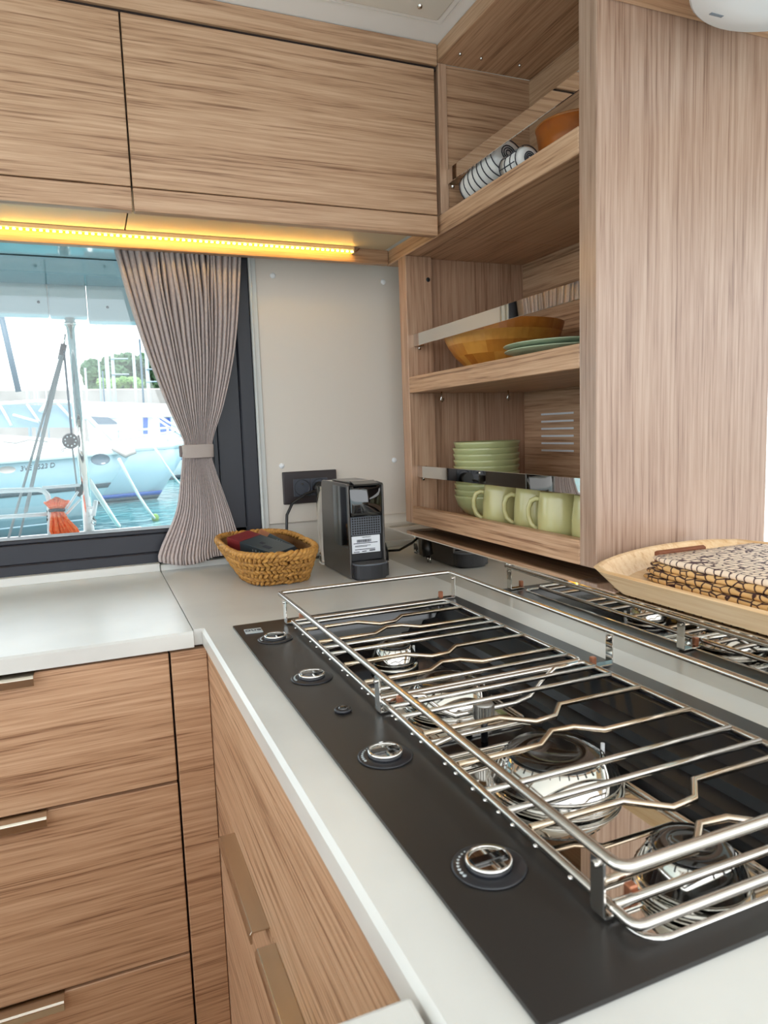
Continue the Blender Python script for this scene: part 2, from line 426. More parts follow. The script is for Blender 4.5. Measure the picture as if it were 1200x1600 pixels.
# ================================================================== WORKTOPS
o = tag(MB().prism([(1.137, .894), (1.137, .9165), (1.1405, .92), (1.71, .92), (1.71, .894)], 0, -1.55, .1305).build('worktop', worktop_m),
        'pale stone worktop with front edge under the window, left of the seam', 'worktop')
MB().box(-1.55, .1305, 1.705, 1.7275, .9195, .9385, .0015).build('upstand', worktop_m, o)
w = MB()
w.prism([(.132, .92), (.132, .894), (.20, .894), (.20, .92)], 1, 1.148, 1.71)
w.box(.20, .656, 1.118, 1.71, .894, .92)
w.prism([(.145, .894), (.145, .9155), (.1495, .92), (.20, .92), (.20, .894)], 1, -.3, 1.148)
w.box(.592, .656, .283, 1.118, .894, .92)
w.box(.20, .656, -.3, .283, .894, .92)
o = tag(w.build('worktop', worktop_m), 'pale stone worktop that holds the gas hob, coffee machine and basket', 'worktop')
MB().box(.132, .648, 1.708, 1.7275, .9195, .9345, .0015).build('upstand', worktop_m, o)
o = tag(MB().box(-1.3, .1405, -.30, .327, .885, .9195, .003, 2).build('worktop', worktop_m), 'white worktop corner jutting in at the bottom edge, near the hob', 'worktop')
pc_ = thing('peninsula_cabinet', 'oak cabinet under the white worktop corner at the bottom edge', 'cabinet', (-.6, 0, 0))
MB().box(-1.25, .140, -.27, .300, 0, .8845).build('body', wood_x, pc_)
MB().box(-.62, .138, .3005, .318, .05, .880, .001).build('door', wood_x, pc_)
MB().box(-1.24, -.624, .3005, .318, .05, .880, .001).build('door', wood_x, pc_)

# mirror-polished splashback and the ledge behind it
o = tag(MB().prism([(.649, .92005), (.649, .9945), (.6505, .9958), (.656, .9958), (.656, .92005)], 1, -.3, 1.704).build('splashback', mirror_steel),
        'low mirror-polished steel splashback along the hob side of the worktop', 'splashback')
o = tag(MB().box(.6565, 1.9, -.3, 1.70, .955, .9865, .001).build('ledge', mirror_steel), 'glossy ledge behind the steel splashback, under tray and shelves', 'ledge')

# ================================================================== BASE CABINETS
dc = thing('drawer_cabinet', 'oak drawer cabinet with three drawers under the window worktop', 'cabinet', (-.3, 1.4, 0))
MB().box(-1.0, .15, 1.1665, 1.70, 0, .893).build('body', black_gap, dc)
def pull(name, x0, x1, y, z, parent):          # edge pull along x, projecting to -y
    return MB().prism([(y+.004, z+.0025), (y+.004, z), (y-.019, z), (y-.0205, z-.004), (y-.0205, z-.013), (y-.0232, z-.013), (y-.0235, z-.001), (y-.021, z+.0025)], 0, x0, x1, .0006).build(name, champagne, parent)
for z0, z1 in ((.6733, .8875), (.3695, .6685), (.05, .3645)):
    d = MB().box(-.55, .0905, 1.146, 1.166, z0, z1, .0012).build('drawer', wood_x, dc)
    pull('handle', -.33, -.1025, 1.146, z1, d)
MB().box(.094, .1505, 1.146, 1.166, 0.0, .8875, .001).build('filler_panel', wood_x, dc)

bc = thing('base_cabinet', 'oak cabinet with two doors and metal pulls under the gas hob', 'cabinet', (.35, .5, 0))
MB().box(.172, .64, -.25, 1.165, 0, .85).build('body', black_gap, bc)
MB().box(.1515, .171, -.25, 1.1665, .6555, .8935, .001).build('top_panel', wood_y, bc)
MB().box(.1515, .171, 1.139, 1.166, 0, .655, .001).build('filler_panel', wood_y, bc)
for y0, y1, h0, h1 in ((.7515, 1.1365, .765, .982), (.38, .7485, .50, .737)):
    d = MB().box(.1515, .1705, y0, y1, .05, .653, .0012).build('door', wood_y, bc)
    x, z = .1515, .653
    MB().prism([(x+.004, z+.0025), (x+.004, z), (x-.019, z), (x-.0205, z-.004), (x-.0205, z-.013), (x-.0232, z-.013), (x-.0235, z-.001), (x-.021, z+.0025)], 1, h0, h1, .0006).build('handle', champagne, d)
# ================================================================== GAS HOB
HX0, HX1, HY0, HY1 = .1912, .600, .276, 1.1255
RX0, RX1, RY0, RY1 = .283, .566, .298, 1.098        # recess
ZH = .9235; ZF = .872
hob = thing('gas_hob', 'black four-burner gas hob with steel pan grid set into the worktop', 'hob', (.395, .70, .9202))
def rrect(x0, x1, y0, y1, r, n=5):
    pts = []
    for (cx_, cy_, a) in ((x1-r, y1-r, 0), (x0+r, y1-r, PI/2), (x0+r, y0+r, PI), (x1-r, y0+r, 3*PI/2)):
        for i in range(n+1):
            b = a + PI/2*i/n; pts.append((cx_+r*math.cos(b), cy_+r*math.sin(b)))
    return pts
# plate with an opening
pl = MB()
def ring_plate(mb, outer, inner, z0, z1):
    n = len(outer)
    V = [[mb.bm.verts.new((p[0], p[1], z)) for p in ps] for ps, z in ((outer, z0), (outer, z1), (inner, z1), (inner, z0))]
    for a in range(4):
        A, B = V[a], V[(a+1) % 4]
        for k in range(n): mb.bm.faces.new((A[k], A[(k+1) % n], B[(k+1) % n], B[k]))
ring_plate(pl, rrect(HX0, HX1, HY0, HY1, .0025), rrect(RX0, RX1, RY0, RY1, .016), .9203, ZH)
pl.build('plate', hob_m, hob)
# steel drip tray: bright lip; walls and floor painted as a dark reflection
def tray_loft(x0, x1, y0, y1, r, zt, zf, lip, slope):
    rings = []
    for (off, z) in ((-lip, zt+.0004), (-lip, zt+.0012), (0, zt+.0016), (.002, zt-.001), (slope, zf+.004), (slope+.006, zf)):
        rings.append([(p[0], p[1], z) for p in rrect(x0+off, x1-off, y0+off, y1-off, max(r-off*.5, .004))])
    return rings
tr = MB(); rg = tray_loft(RX0, RX1, RY0, RY1, .016, ZH, ZF, .0035, .012)
tr.loft(rg[3:], True, False); tr.bm.faces.new([tr.bm.verts.new(p) for p in rg[-1]])
drip = tr.build('drip_tray', tray_reflect, hob)
MB().loft(rg[:4], True, False).build('steel_lip', chrome, drip)
for (y0, y1) in ((.316, .650), (.690, .868)):
    MB().loft([[(p[0], p[1], z) for p in rrect(.302, .4665, y0, y1, .012, 4)] for z in (ZF+.0002, ZF+.0012)], smooth=False).build('burner_plate', mirror_steel, drip)
# dark slab over the tray; tone and ridges imitate reflections
ZS = .9115
MB().prism([(.470, ZF+.0005), (.474, ZF+.010), (.486, ZF+.0105), (.490, ZF+.016), (.512, ZF+.017), (.517, ZF+.026), (.540, ZF+.028), (.5555, .9195), (.5648, .9195), (.556, ZF+.0005)], 1, RY0+.010, RY1-.010, 0).build('reflection_slab', dark_reflect, drip)
# raised rim rails around burner wells
for (y0, y1) in ((.318, .648), (.692, .866)):
    MB().tube([(p[0], p[1], ZF+.0035) for p in rrect(.304, .464, y0, y1, .012, 3)], .003, 6, True).build('well_rim', chrome, drip)
# burners
def burner(x, y, R, lab):
    b = MB().lathe([(0, ZF), (R*1.06, ZF), (R*1.10, ZF+.002), (R*1.10, ZF+.004), (R*1.02, ZF+.006), (R*.90, ZF+.006), (R*.90, ZF+.009), (0, ZF+.009)], (x, y, 0), 40).build('burner', chrome, hob)
    b['label'] = lab
    MB().lathe([(R*.94, ZF+.0062), (R*.96, ZF+.0105), (0, ZF+.0105)], (x, y, 0), 32).build('gas_gap', cap_m, b)
    MB().lathe([(R*.92, ZF+.0107), (R*1.04, ZF+.0107), (R*1.06, ZF+.0125), (R*1.05, ZF+.0145), (R*.80, ZF+.031), (R*.775, ZF+.0325), (R*.60, ZF+.0325), (0, ZF+.028)], (x, y, 0), 48).build('skirt', chrome, b)
    sl = MB(); n = max(14, int(R*2*PI/.0105))
    for i in range(n):
        a = 2*PI*i/n
        t = bmesh.new(); bmesh.ops.create_cube(t, size=1)
        M = Matrix.Translation((x, y, 0)) @ Matrix.Rotation(a, 4, 'Z') @ Matrix.Translation((R*.80, 0, ZF+.0312)) @ Matrix.Rotation(math.radians(45), 4, 'Y') @ Matrix.Diagonal((.0045, .0009, .0012, 1))
        sl.add(t, M)
    sl.build('flame_slots', cap_m, b)['kind'] = 'stuff'
    MB().lathe([(R*.74, ZF+.0328), (R*.755, ZF+.034), (R*.72, ZF+.0365), (R*.45, ZF+.0372), (R*.40, ZF+.0362), (R*.37, ZF+.0345), (0, ZF+.034)], (x, y, 0), 40).build('cap', cap_m, b)
    MB().tube([(x+R*1.12, y+.01, ZF), (x+R*1.12, y+.01, ZF+.024)], .0022, 8).build('igniter', label_m, b)
burner(.403, .958, .034, 'smallest far burner'); burner(.404, .785, .053, 'chrome second burner'); burner(.404, .557, .0615, 'largest chrome burner'); burner(.402, .380, .040, 'near chrome burner')
# knurled lock knob between the middle burners
kn = MB()
prof = []
for k in range(48):
    rr = .0115 + (.0006 if k % 2 else -.0003); prof.append((rr*math.cos(2*PI*k/48), rr*math.sin(2*PI*k/48)))
KX, KY = .392, .672
kn.loft([[(KX+p[0], KY+p[1], z) for p in prof] for z in (.900, .916)], smooth=False)
kn.lathe([(0, .9185), (.010, .9185), (.0112, .9165), (.0112, .9155)], (KX, KY, 0), 32)
kb = kn.build('lock_knob', knurl_m, hob)
MB().tube([(KX, KY, ZF), (KX, KY, .900)], .004, 10).build('post', dark_plastic, kb)
# control knobs
def ring3(c, r, tube_r, z, seg=40): return [(c[0]+r*math.cos(2*PI*i/seg), c[1]+r*math.sin(2*PI*i/seg), z) for i in range(seg)]
for yk in (1.0186, .8290, .5896, .4014):
    xk = .2358
    kk = MB().lathe([(0, ZH+.0002), (.0165, ZH+.0002), (.0165, ZH+.004), (.0155, ZH+.005), (0, ZH+.005)], (xk, yk, 0), 36).build('knob', dark_plastic, hob)
    MB().lathe([(.0165, ZH), (.0255, ZH), (.0265, ZH+.0010), (.025, ZH+.0018), (.0168, ZH+.0022)], (xk, yk, 0), 40).build('dial_ring', dark_plastic, kk)
    MB().lathe([(.0142, ZH+.005), (.0163, ZH+.0048), (.0168, ZH+.0060), (.0158, ZH+.0074), (.0145, ZH+.0072)], (xk, yk, 0), 36).build('chrome_ring', chrome, kk)
    MB().lathe([(0, ZH+.0056), (.0144, ZH+.0056)], (xk, yk, 0), 32).build('mirror_face', mirror_steel, kk)
    MB().box(xk-.0138, xk+.0138, yk-.0040, yk+.0040, ZH+.0054, ZH+.0078, .0006).build('grip_bar', piano, kk)
    MB().box(xk-.0011, xk+.0011, yk-.0140, yk-.0040, ZH+.0054, ZH+.0072, .0004).build('pointer', chrome, kk)
    dm_ = MB()
    for i in range(9):
        a = PI*.62 + i*.17
        w_ = .0006 + i*.00007
        dm_.lathe([(0, .0003), (w_*1.3, .0003), (w_*1.3, 0)], (xk+.0218*math.cos(a), yk+.0218*math.sin(a), ZH+.0019), 8)
    dm_.lathe([(0, .0003), (.0013, .0003), (.0013, 0)], (xk+.0218*math.cos(.5), yk+.0218*math.sin(.5), ZH+.0019), 8)
    dm_.build('dial_marks', ink_grey, kk)
ib = MB().lathe([(0, ZH), (.0095, ZH), (.0098, ZH+.003), (.0085, ZH+.004), (.0065, ZH+.0042), (.006, ZH+.003), (0, ZH+.003)], (.2358, .7104, 0), 28).build('ignition_button', dark_plastic, hob)
MB().lathe([(0, ZH+.0062), (.003, ZH+.006), (.0052, ZH+.0045), (.0054, ZH+.003)], (.2358, .7104, 0), 20).build('push_cap', piano, ib)
bpM = frame_M((.2152, 1.0775, ZH+.0006), (.93, -.06, 0), (.06, .93, 0))
t = MB(); t.box(-.0135, .0135, -.0125, .0125, -.0006, .0006, .0005)
for v in t.bm.verts: v.co = bpM @ v.co
bpl = t.build('brand_plate', ink_grey, hob)
text_mesh('lettering', 'eno', .0175, frame_M((.2152, 1.0775, ZH+.0014), (-1, .06, 0), (-.06, -1, 0)), ink_m, bpl, .0002)

# pan support grids (two), rods sharing the run along x
ZG = .9335; XL, XR = .2795, .5495
jog = lambda y, d: [(XL, y), (.366, y), (.392, y+d), (.417, y+d*.9), (.440, y), (XR, y)]
def grid_section(y0, y1, straight, jogs, lab):
    g = MB().tube([(p[0], p[1], ZG-.001) for p in rrect(XL-.003, XR+.002, y0, y1, .006, 3)], .0034, 8, True).build('pan_support', steel, hob)
    g['label'] = lab
    for y in straight:
        MB().tube([(XL-.002, y, ZG), (XR, y, ZG)], .0031, 8).build('rod', steel, g)
    for y, d in jogs:
        MB().tube([(p[0], p[1], ZG+(.001 if .37 < p[0] < .43 else 0)) for p in jog(y, d)], .0031, 8).build('rod', steel_warm, g)
grid_section(.7045, 1.072, [1.047, .910, .8795, .728], [(1.0105, -.030), (.9385, .021), (.829, -.026), (.7573, .019)], 'far section of the steel pan grid')
grid_section(.302, .6965, [.6745, .645, .4755, .4425, .322], [(.597, -.027), (.5258, .019), (.4152, -.0255), (.343, .021)], 'near section of the steel pan grid')
# weld tabs along the left bar
wt = MB()
for y in (1.04, 1.0, .96, .93, .9, .87, .82, .80, .75, .73, .66, .65, .61, .59, .54, .52, .49, .47, .45, .43, .40, .36, .33):
    wt.ell((XL-.006, y, ZG-.004), (.0018, .0022, .0018), None, 1)
wt.build('weld_beads', chrome, hob)['kind'] = 'stuff'
# centre clip wire through the knob
MB().tube([(.540, .694, ZG), (.505, .694, ZG-.001), (.485, .690, ZG-.010), (.462, .684, .908), (.44, .682, .905), (.36, .682, .905), (.345, .688, .912), (.325, .692, ZG-.002), (.30, .692, ZG)], .0032, 8).build('clip_wire', chrome, hob)
MB().tube([(.300, .640, ZF+.012), (.318, .648, ZF+.022), (.34, .652, ZF+.024), (.43, .655, ZF+.022), (.458, .655, ZF+.012)], .003, 8).build('clip_wire', chrome, hob)
# fiddle rail loop
ZR = .968
fr_ = [(p[0], p[1], ZR) for p in rrect(.2705, .5905, .3075, 1.127, .008, 4)]
fd = MB().tube(fr_, .0038, 10, True).build('fiddle_rail', steel, hob)
for (bx, by, sx) in ((.2715, 1.092, 1), (.2690, .688, 1), (.2705, .3285, 1), (.5895, 1.112, -1), (.5895, .694, -1), (.5895, .335, -1)):
    b_mb = MB()
    b_mb.box(bx-.0011, bx+.0011, by-.0065, by+.0065, .9262, ZR-.004, .0005)
    x2 = bx + sx*.030
    b_mb.box(min(bx, x2), max(bx, x2), by-.0065, by+.0065, .9248, .9270, .0005)
    br = b_mb.build('bracket', chrome, fd)
    MB().tube([(bx-.004, by, .9595), (bx+.004, by, .9595)], .0024, 8).build('pivot_pin', steel, br)
    cxp = bx + sx*.026
    MB().box(cxp-.0035, cxp+.0035, by-.0035, by+.0035, .9272, .9385, .001).build('copper_clip', copper, br)

# ================================================================== COFFEE MACHINE
cm = thing('coffee_machine', 'slim black capsule coffee machine standing by the wall socket', 'coffee machine', (.526, 1.47, .92))
mx0, mx1, my0, my1, mzt = .4855, .5675, 1.374, 1.555, 1.1225
side = []
for (y, z) in ((my0, .9215), (my1, .9215), (my1+.004, .96), (my1-.002, 1.10)): side.append((y, z))
side += arc((my1-.014, mzt-.012), .012, 0, PI/2, 4, lambda a, b: (a, b))
side += [(my0+.03, mzt), (my0+.004, mzt-.002), (my0, mzt-.006)]
MB().prism(side, 0, mx0, mx0+.0045, .0015).build('side_shell', grey_reflect, cm)
MB().prism(side, 0, mx1-.0045, mx1, .0015).build('side_shell', grey_reflect, cm)
MB().box(mx0-.0004, mx0+.001, my0+.006, 1.468, .985, 1.1155, .0003).build('gloss_inlay', piano, cm)
core = [(my0+.012, .9215), (my1-.001, .9215), (my1+.002, .96), (my1-.003, 1.10)] + arc((my1-.015, mzt-.013), .012, 0, PI/2, 3, lambda a, b: (a, b)) + [(my0+.02, mzt-.001), (my0+.012, mzt-.004)]
MB().prism(core, 0, mx0+.0046, mx1-.0046, 0).build('body', piano, cm)
# top lid with lever
lid = MB().box(mx0+.012, mx1-.012, my0+.02, my1-.045, mzt-.0005, mzt+.0025, .001, 2).build('lid', grey_reflect, cm)
MB().prism([(my0-.004, mzt-.006), (my0-.006, mzt-.002), (my0+.02, mzt+.004), (my0+.045, mzt+.003), (my0+.045, mzt-.001), (my0+.01, mzt-.001)], 0, mx0+.014, mx1-.014, .0006).build('lever', piano, lid)
# bulged front
fr = []
for k in range(9):
    u = k/8; z = 1.0525 + (1.1165-1.0525)*u
    bul = .012*math.sin(PI*(.25+.6*u))
    fr.append([(mx0+.006 + (mx1-mx0-.012)*j/10, my0 + .004 - bul*(1-.55*(2*j/10-1)**2), z) for j in range(11)] + [(mx1-.006, my0+.013, z), (mx0+.006, my0+.013, z)])
MB().loft(fr).build('front_cover', piano, cm)
MB().box(mx0+.0045, mx1-.0045, my0+.0095, my0+.0118, .958, 1.0525).build('recess_back', dark_plastic, cm)
gp = MB().box(mx0+.007, mx1-.007, my0+.0062, my0+.0092, 1.012, 1.0505, .0005).build('grid_panel', grill_m, cm)
gm = None
for i in range(12):
    for j in range(7):
        if gm is None: q_ = MB().box(-.0019, .0019, -.0004, .0004, -.0019, .0019).build('grid_hole', cord_m, gp); gm = q_.data
        else: q_ = mkobj('grid_hole', gm, None, gp)
        q_.location = (mx0+.0115+i*.00537, my0+.0060, 1.0158+j*.0052)
lb = MB().box(mx0+.0075, mx1-.010, my0+.0055, my0+.0088, .9735, 1.0098, .0006).build('label_sticker', label_m, cm)
bar = MB(); rx = random.Random(3); x = mx0+.019
while x < mx0+.052:
    w_ = rx.choice((.0005, .0008, .0013)); bar.box(x, x+w_, my0+.0050, my0+.0056, .9965, 1.0025); x += w_ + rx.choice((.0005, .0008))
bar.build('barcode', ink_m, lb)
Mx = lambda x, z: frame_M((x, my0+.0052, z), (1, 0, 0), (0, 0, 1))
text_mesh('print', 'NESPRESSO', .0040, Mx((mx0+mx1)/2, 1.0068), ink_m, lb, .0002)
ln = MB()
for (x0, x1, z, h) in ((.0115, .066, .9945, .0007), (.0145, .05, .9895, .0005), (.0145, .042, .9875, .0005), (.014, .06, .9815, .0007), (.011, .024, .9765, .0007), (.03, .04, .977, .0008), (.047, .06, .978, .0012)):
    ln.box(mx0+x0, mx0+x1, my0+.0050, my0+.0056, z-h, z+h)
ln.build('print', ink_m, lb)
# drip tray
dts = [(mx0+.002, my0+.012)] + [(mx0+.002, my0-.012)] + arc(((mx0+mx1)/2+.001, my0-.012), .0395, PI, 2*PI, 14, lambda a, b: (a, my0-.012 + (b-(my0-.012))*.62)) + [(mx1-.002+.002, my0+.012)]
dt = MB(); dt.loft([[(p[0], p[1], z) for p in dts] for z in (.9255, .9525)], smooth=False); dtr = dt.build('drip_tray', dark_plastic, cm)
gr = MB(); gr.loft([[((mx0+mx1)/2+(p[0]-(mx0+mx1)/2)*.94, my0-.005+(p[1]-(my0-.005))*.9, z) for p in dts] for z in (.9525, .9545)], smooth=False); grl = gr.build('grille', grill_m, dtr)
for i in range(9):
    y = my0-.030+i*.0042; hw = .036*math.sqrt(max(.05, 1-((my0-.006-y)/.034)**2)) if y < my0-.006 else .036
    MB().box((mx0+mx1)/2-hw+.001, (mx0+mx1)/2+hw, y, y+.0018, .9545, .9556).build('slat', grey_reflect, grl)
ft = MB(); ft.loft([[((mx0+mx1)/2+(p[0]-(mx0+mx1)/2)*.86, my0+(p[1]-my0)*.8, z) for p in dts] for z in (.9202, .9255)], smooth=False); ft.build('foot', cord_m, dtr)
MB().box(mx0+.006, mx1-.006, my0+.02, my1-.004, .9202, .9216).build('base_pad', cord_m, cm)
# water tank at the back
tk = [[(p[0], p[1], z) for p in rrect(mx0-.001, mx1-.004, my1+.007, my1+.046, .010, 4)] for z in (.930, 1.106)]
tank = MB().loft(tk).build('water_tank', clear_m, cm)
MB().loft([[(p[0], p[1], z) for p in rrect(mx0-.001, mx1-.004, my1+.007, my1+.046, .010, 4)] for z in (.9202, .9298)]).build('tank_base', clear_m, cm)
# mains cord to the socket
MB().tube([(.505, 1.607, .932), (.470, 1.635, .928), (.452, 1.66, .932), (.438, 1.68, .955), (.434, 1.69, .99), (.438, 1.695, 1.03), (.455, 1.70, 1.058), (.49, 1.70, 1.078), (.52, 1.702, 1.086), (.533, 1.71, 1.09)], .0036, 8).build('mains_cord', cord_m, cm)
MB().tube([(.533, 1.7, 1.09), (.533, 1.7275, 1.09)], .0165, 16).build('plug', cord_m, cm)

pc = thing('power_plug', 'loose black plug with metal pins hanging beside the coffee machine', 'plug', (.60, 1.48, .92))
MB().tube([(.592, 1.45, .938), (.594, 1.455, .955), (.591, 1.46, .975)], .013, 12, r2=.0125).tube([(.591, 1.46, .975), (.588, 1.465, .99), (.583, 1.475, .995)], .011, 12, r2=.005).build('body', cord_m, pc)
for dy in (-.006, .006):
    MB().tube([(.592, 1.45+dy, .938), (.5915, 1.448+dy, .9215)], .002, 8).build('pin', steel, pc)
MB().tube([(.583, 1.475, .995), (.579, 1.50, .985), (.585, 1.55, .955), (.60, 1.60, .93), (.62, 1.635, .9245), (.642, 1.64, .9245)], .0032, 8).build('cord', cord_m, pc)

# ================================================================== WALL SOCKET
ws = thing('wall_socket', 'dark double wall socket on the white panel above the basket', 'socket', (.5115, 1.735, 1.093))
MB().box(.4405, .5825, 1.7255, 1.7347, 1.0525, 1.1345, .002, 2).build('frame', socket_m, ws)
for sx in (.4885, .5345):
    so = MB().box(sx-.0222, sx+.0222, 1.7238, 1.7255, 1.0713, 1.1157, .0006).build('socket', socket_in, ws)
    MB().lathe([(.0205, -.0016), (.0196, -.0019), (.0188, .0004), (.018, .0008), (0, .0008)], (sx, 1.7237, 1.0935), 28, Matrix.Rotation(-PI/2, 4, 'X')).build('well', dark_plastic, so)
    MB().tube([(sx, 1.7245, 1.103), (sx, 1.716, 1.103)], .0022, 8).build('earth_pin', steel, so)
    for dx in (-.0095, .0095):
        MB().lathe([(0, -.0004), (.0024, -.0004), (.0024, 0)], (sx+dx, 1.7243, 1.0915), 10, Matrix.Rotation(-PI/2, 4, 'X')).build('hole', cord_m, so)

# ================================================================== BASKET
bk = thing('seagrass_basket', 'woven seagrass basket holding dark cartons beside the curtain', 'basket', (.35, 1.49, .92))
def sup(cx_, cy_, a, b, n, e=3.2, rot=0.):
    out = []
    for i in range(n):
        t = 2*PI*i/n; c, s_ = math.cos(t), math.sin(t)
        x = a*math.copysign(abs(c)**(2/e), c); y = b*math.copysign(abs(s_)**(2/e), s_)
        out.append((cx_+x*math.cos(rot)-y*math.sin(rot), cy_+x*math.sin(rot)+y*math.cos(rot)))
    return out
def bk_ring(u, n, off=0.):
    cx_ = .350 + (.328-.350)*u; cy_ = 1.502 + (1.476-1.502)*u
    return sup(cx_, cy_, .064+.023*u+off, .094+.080*u**.9+off, n)
BZ0, BZ1 = .9235, .998
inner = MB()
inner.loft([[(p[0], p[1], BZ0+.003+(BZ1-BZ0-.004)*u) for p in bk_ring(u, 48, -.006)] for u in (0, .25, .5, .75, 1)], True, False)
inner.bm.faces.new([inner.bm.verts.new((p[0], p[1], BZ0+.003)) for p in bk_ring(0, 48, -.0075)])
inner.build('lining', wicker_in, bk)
wv = MB(); rows = 7
t0 = bmesh.new(); bmesh.ops.create_uvsphere(t0, u_segments=7, v_segments=5, radius=1)
for f_ in t0.faces: f_.smooth = True
tm = bpy.data.meshes.new('tmp'); t0.to_mesh(tm); t0.free()
for r in range(rows):
    u = (r+.5)/rows; z = BZ0 + (BZ1-BZ0)*u
    dense = bk_ring(u, 400); da = bk_ring(max(0, u-.07), 400); db = bk_ring(min(1, u+.07), 400); dz_ = (min(1, u+.07)-max(0, u-.07))*(BZ1-BZ0)
    L_ = [0]
    for i in range(1, 401): L_.append(L_[-1] + math.dist(dense[i-1], dense[i % 400]))
    n = int(L_[-1]/.0098); k = 0
    for i in range(n):
        s_ = L_[-1]*(i + .5*(r % 2))/n
        while k < 399 and L_[k+1] < s_: k += 1
        p = Vector(dense[k]); q_ = Vector(dense[(k+1) % 400]); tg2 = (q_-p).normalized()
        tg = Vector((tg2.x, tg2.y, 0)); upv = Vector((db[k][0]-da[k][0], db[k][1]-da[k][1], dz_)); st = upv.length/dz_
        upv.normalize(); nm = tg.cross(upv).normalized(); upv = nm.cross(tg)
        out = .0015 + random.uniform(-.0008, .0014)
        tilt = (1 if r % 2 else -1)*math.radians(58+random.uniform(-12, 12))
        T = Matrix((tg, nm, upv)).transposed().to_4x4()
        M = Matrix.Translation(Vector((p.x, p.y, z)) + nm*out + upv*random.uniform(-.001, .001)) @ T @ Matrix.Rotation(tilt, 4, 'Y') @ Matrix.Diagonal((.0082*(.45+.55*st), .0050, .0042, 1))
        tt = bmesh.new(); tt.from_mesh(tm)
        for f_ in tt.faces: f_.smooth = True
        wv.add(tt, M)
wv.build('weave', wicker, bk)['kind'] = 'stuff'
rim = MB(); dense = bk_ring(1, 400)
for strand in range(2):
    pts = []
    for i in range(400):
        p = Vector(dense[i]); q_ = Vector(dense[(i+1) % 400]); tg = (q_-p).normalized(); nm = Vector((tg.y, -tg.x))
        a = i*2*PI/400*34 + strand*PI
        pts.append((p.x+nm.x*.0032*math.cos(a), p.y+nm.y*.0032*math.cos(a), BZ1+.003+.0032*math.sin(a)))
    rim.tube(pts, .0042, 6, True)
rim.build('rim', wicker, bk)

def carton(lab, c, rz, ry, rx, size, mats):
    M = Matrix.Translation(c) @ Matrix.Rotation(rz, 4, 'Z') @ Matrix.Rotation(ry, 4, 'Y') @ Matrix.Rotation(rx, 4, 'X')
    a, b, h = size
    k = thing('carton', lab, 'box', c, 'cartons in the basket', False); k.matrix_world = M
    k['_w'] = 0
    MB().box(-a/2, a/2, -b/2, b/2, -h/2, h/2, .0006).build('body', mats[0], k)
    MB().box(-a/2-.0003, -a/2+a*.28, -b/2-.0003, b/2+.0003, -h/2+.001, h/2+.0003).build('coloured_end', mats[1], k)
    pr_ = MB(); rr = random.Random(int(a*1e4))
    for i in range(5):
        x = a*(.05 + .07*i)
        for j in range(3): pr_.box(x, x+.0012, -b/2-.0004, -b/2+.0002, -h*.36+j*h*.24, -h*.36+j*h*.24+h*rr.uniform(.08, .18))
    for j in range(5):
        y = -b/2 + b*(.12+.16*j); pr_.box(a/2-.0002, a/2+.0004, y, y+b*.09, -h*.3, -h*.3+h*rr.uniform(.2, .6))
    pr_.build('print', ink_grey, k)
    tp = MB(); tp.box(a*.02, a*.10, -b*.12, b*.02, h/2-.0002, h/2+.0004).box(a*.16, a*.30, -b*.30, -b*.12, h/2-.0002, h/2+.0004); tp.build('top_print', ink_m, k)
    return k
carton('long dark carton with a red end lying on top in the basket', (.318, 1.462, .993), math.radians(-62), math.radians(9), math.radians(8), (.150, .058, .026), (carton_d, carton_r))
carton('teal-grey carton with orange pattern leaning behind in the basket', (.372, 1.498, .984), math.radians(-70), math.radians(11), math.radians(-42), (.125, .055, .018), (carton_d, copper))
carton('flat black carton at the bottom of the basket', (.338, 1.505, .9435), math.radians(-80), 0, 0, (.12, .085, .028), (carton_k, carton_k))

# ================================================================== CROCKERY
def at_copy(proto, n, loc, rz, lab):
    o_ = proto if n == 0 else copy_tree(proto)
    o_.location = loc; o_.rotation_euler = (0, 0, rz); o_['label'] = lab; return o_
mug = thing('mug', 'x', 'mug', (0, 0, 0), 'green mugs behind the lower rail', False)
MB().lathe([(0, .001), (.031, .0005), (.036, .003), (.0395, .010), (.041, .022), (.0405, .055), (.0375, .082), (.036, .0945), (.0345, .096), (.033, .0945), (.036, .06), (.0375, .02), (.030, .008), (0, .007)], (0, 0, 0), 36).build('cup', green_c, mug)
MB().tube([(0, .035, .078), (0, .045, .081), (0, .055, .076), (0, .0605, .063), (0, .0605, .047), (0, .056, .033), (0, .047, .024), (0, .037, .021)], .0052, 8).build('handle', green_c, mug)
for i, (mxp, myp, rz, lab) in enumerate(((.803, 1.285, .85, 'green mug farthest along the front row, its handle toward the bowls'),
                                         (.812, 1.178, .80, 'green mug in the middle of the row behind the lower rail'),
                                         (.7945, 1.072, .62, 'largest looking green mug, next to the partly hidden one'),
                                         (.800, .9775, -.8, 'green mug mostly hidden by the oak side panel'))):
    at_copy(mug, i, (mxp, myp, 1.0122), rz, lab)
bowl = thing('bowl', 'x', 'bowl', (0, 0, 0), 'stacked green bowls', False)
MB().lathe([(0, .0), (.030, .0), (.033, .004), (.055, .016), (.070, .033), (.0765, .052), (.0785, .0575), (.077, .0585), (.0735, .052), (.066, .034), (.050, .019), (.030, .009), (0, .008)], (0, 0, 0), 40).build('shell', green_b, bowl)
ordn = ['lowest', 'second', 'third', 'fourth', 'fifth', 'sixth', 'seventh', 'eighth', 'ninth']
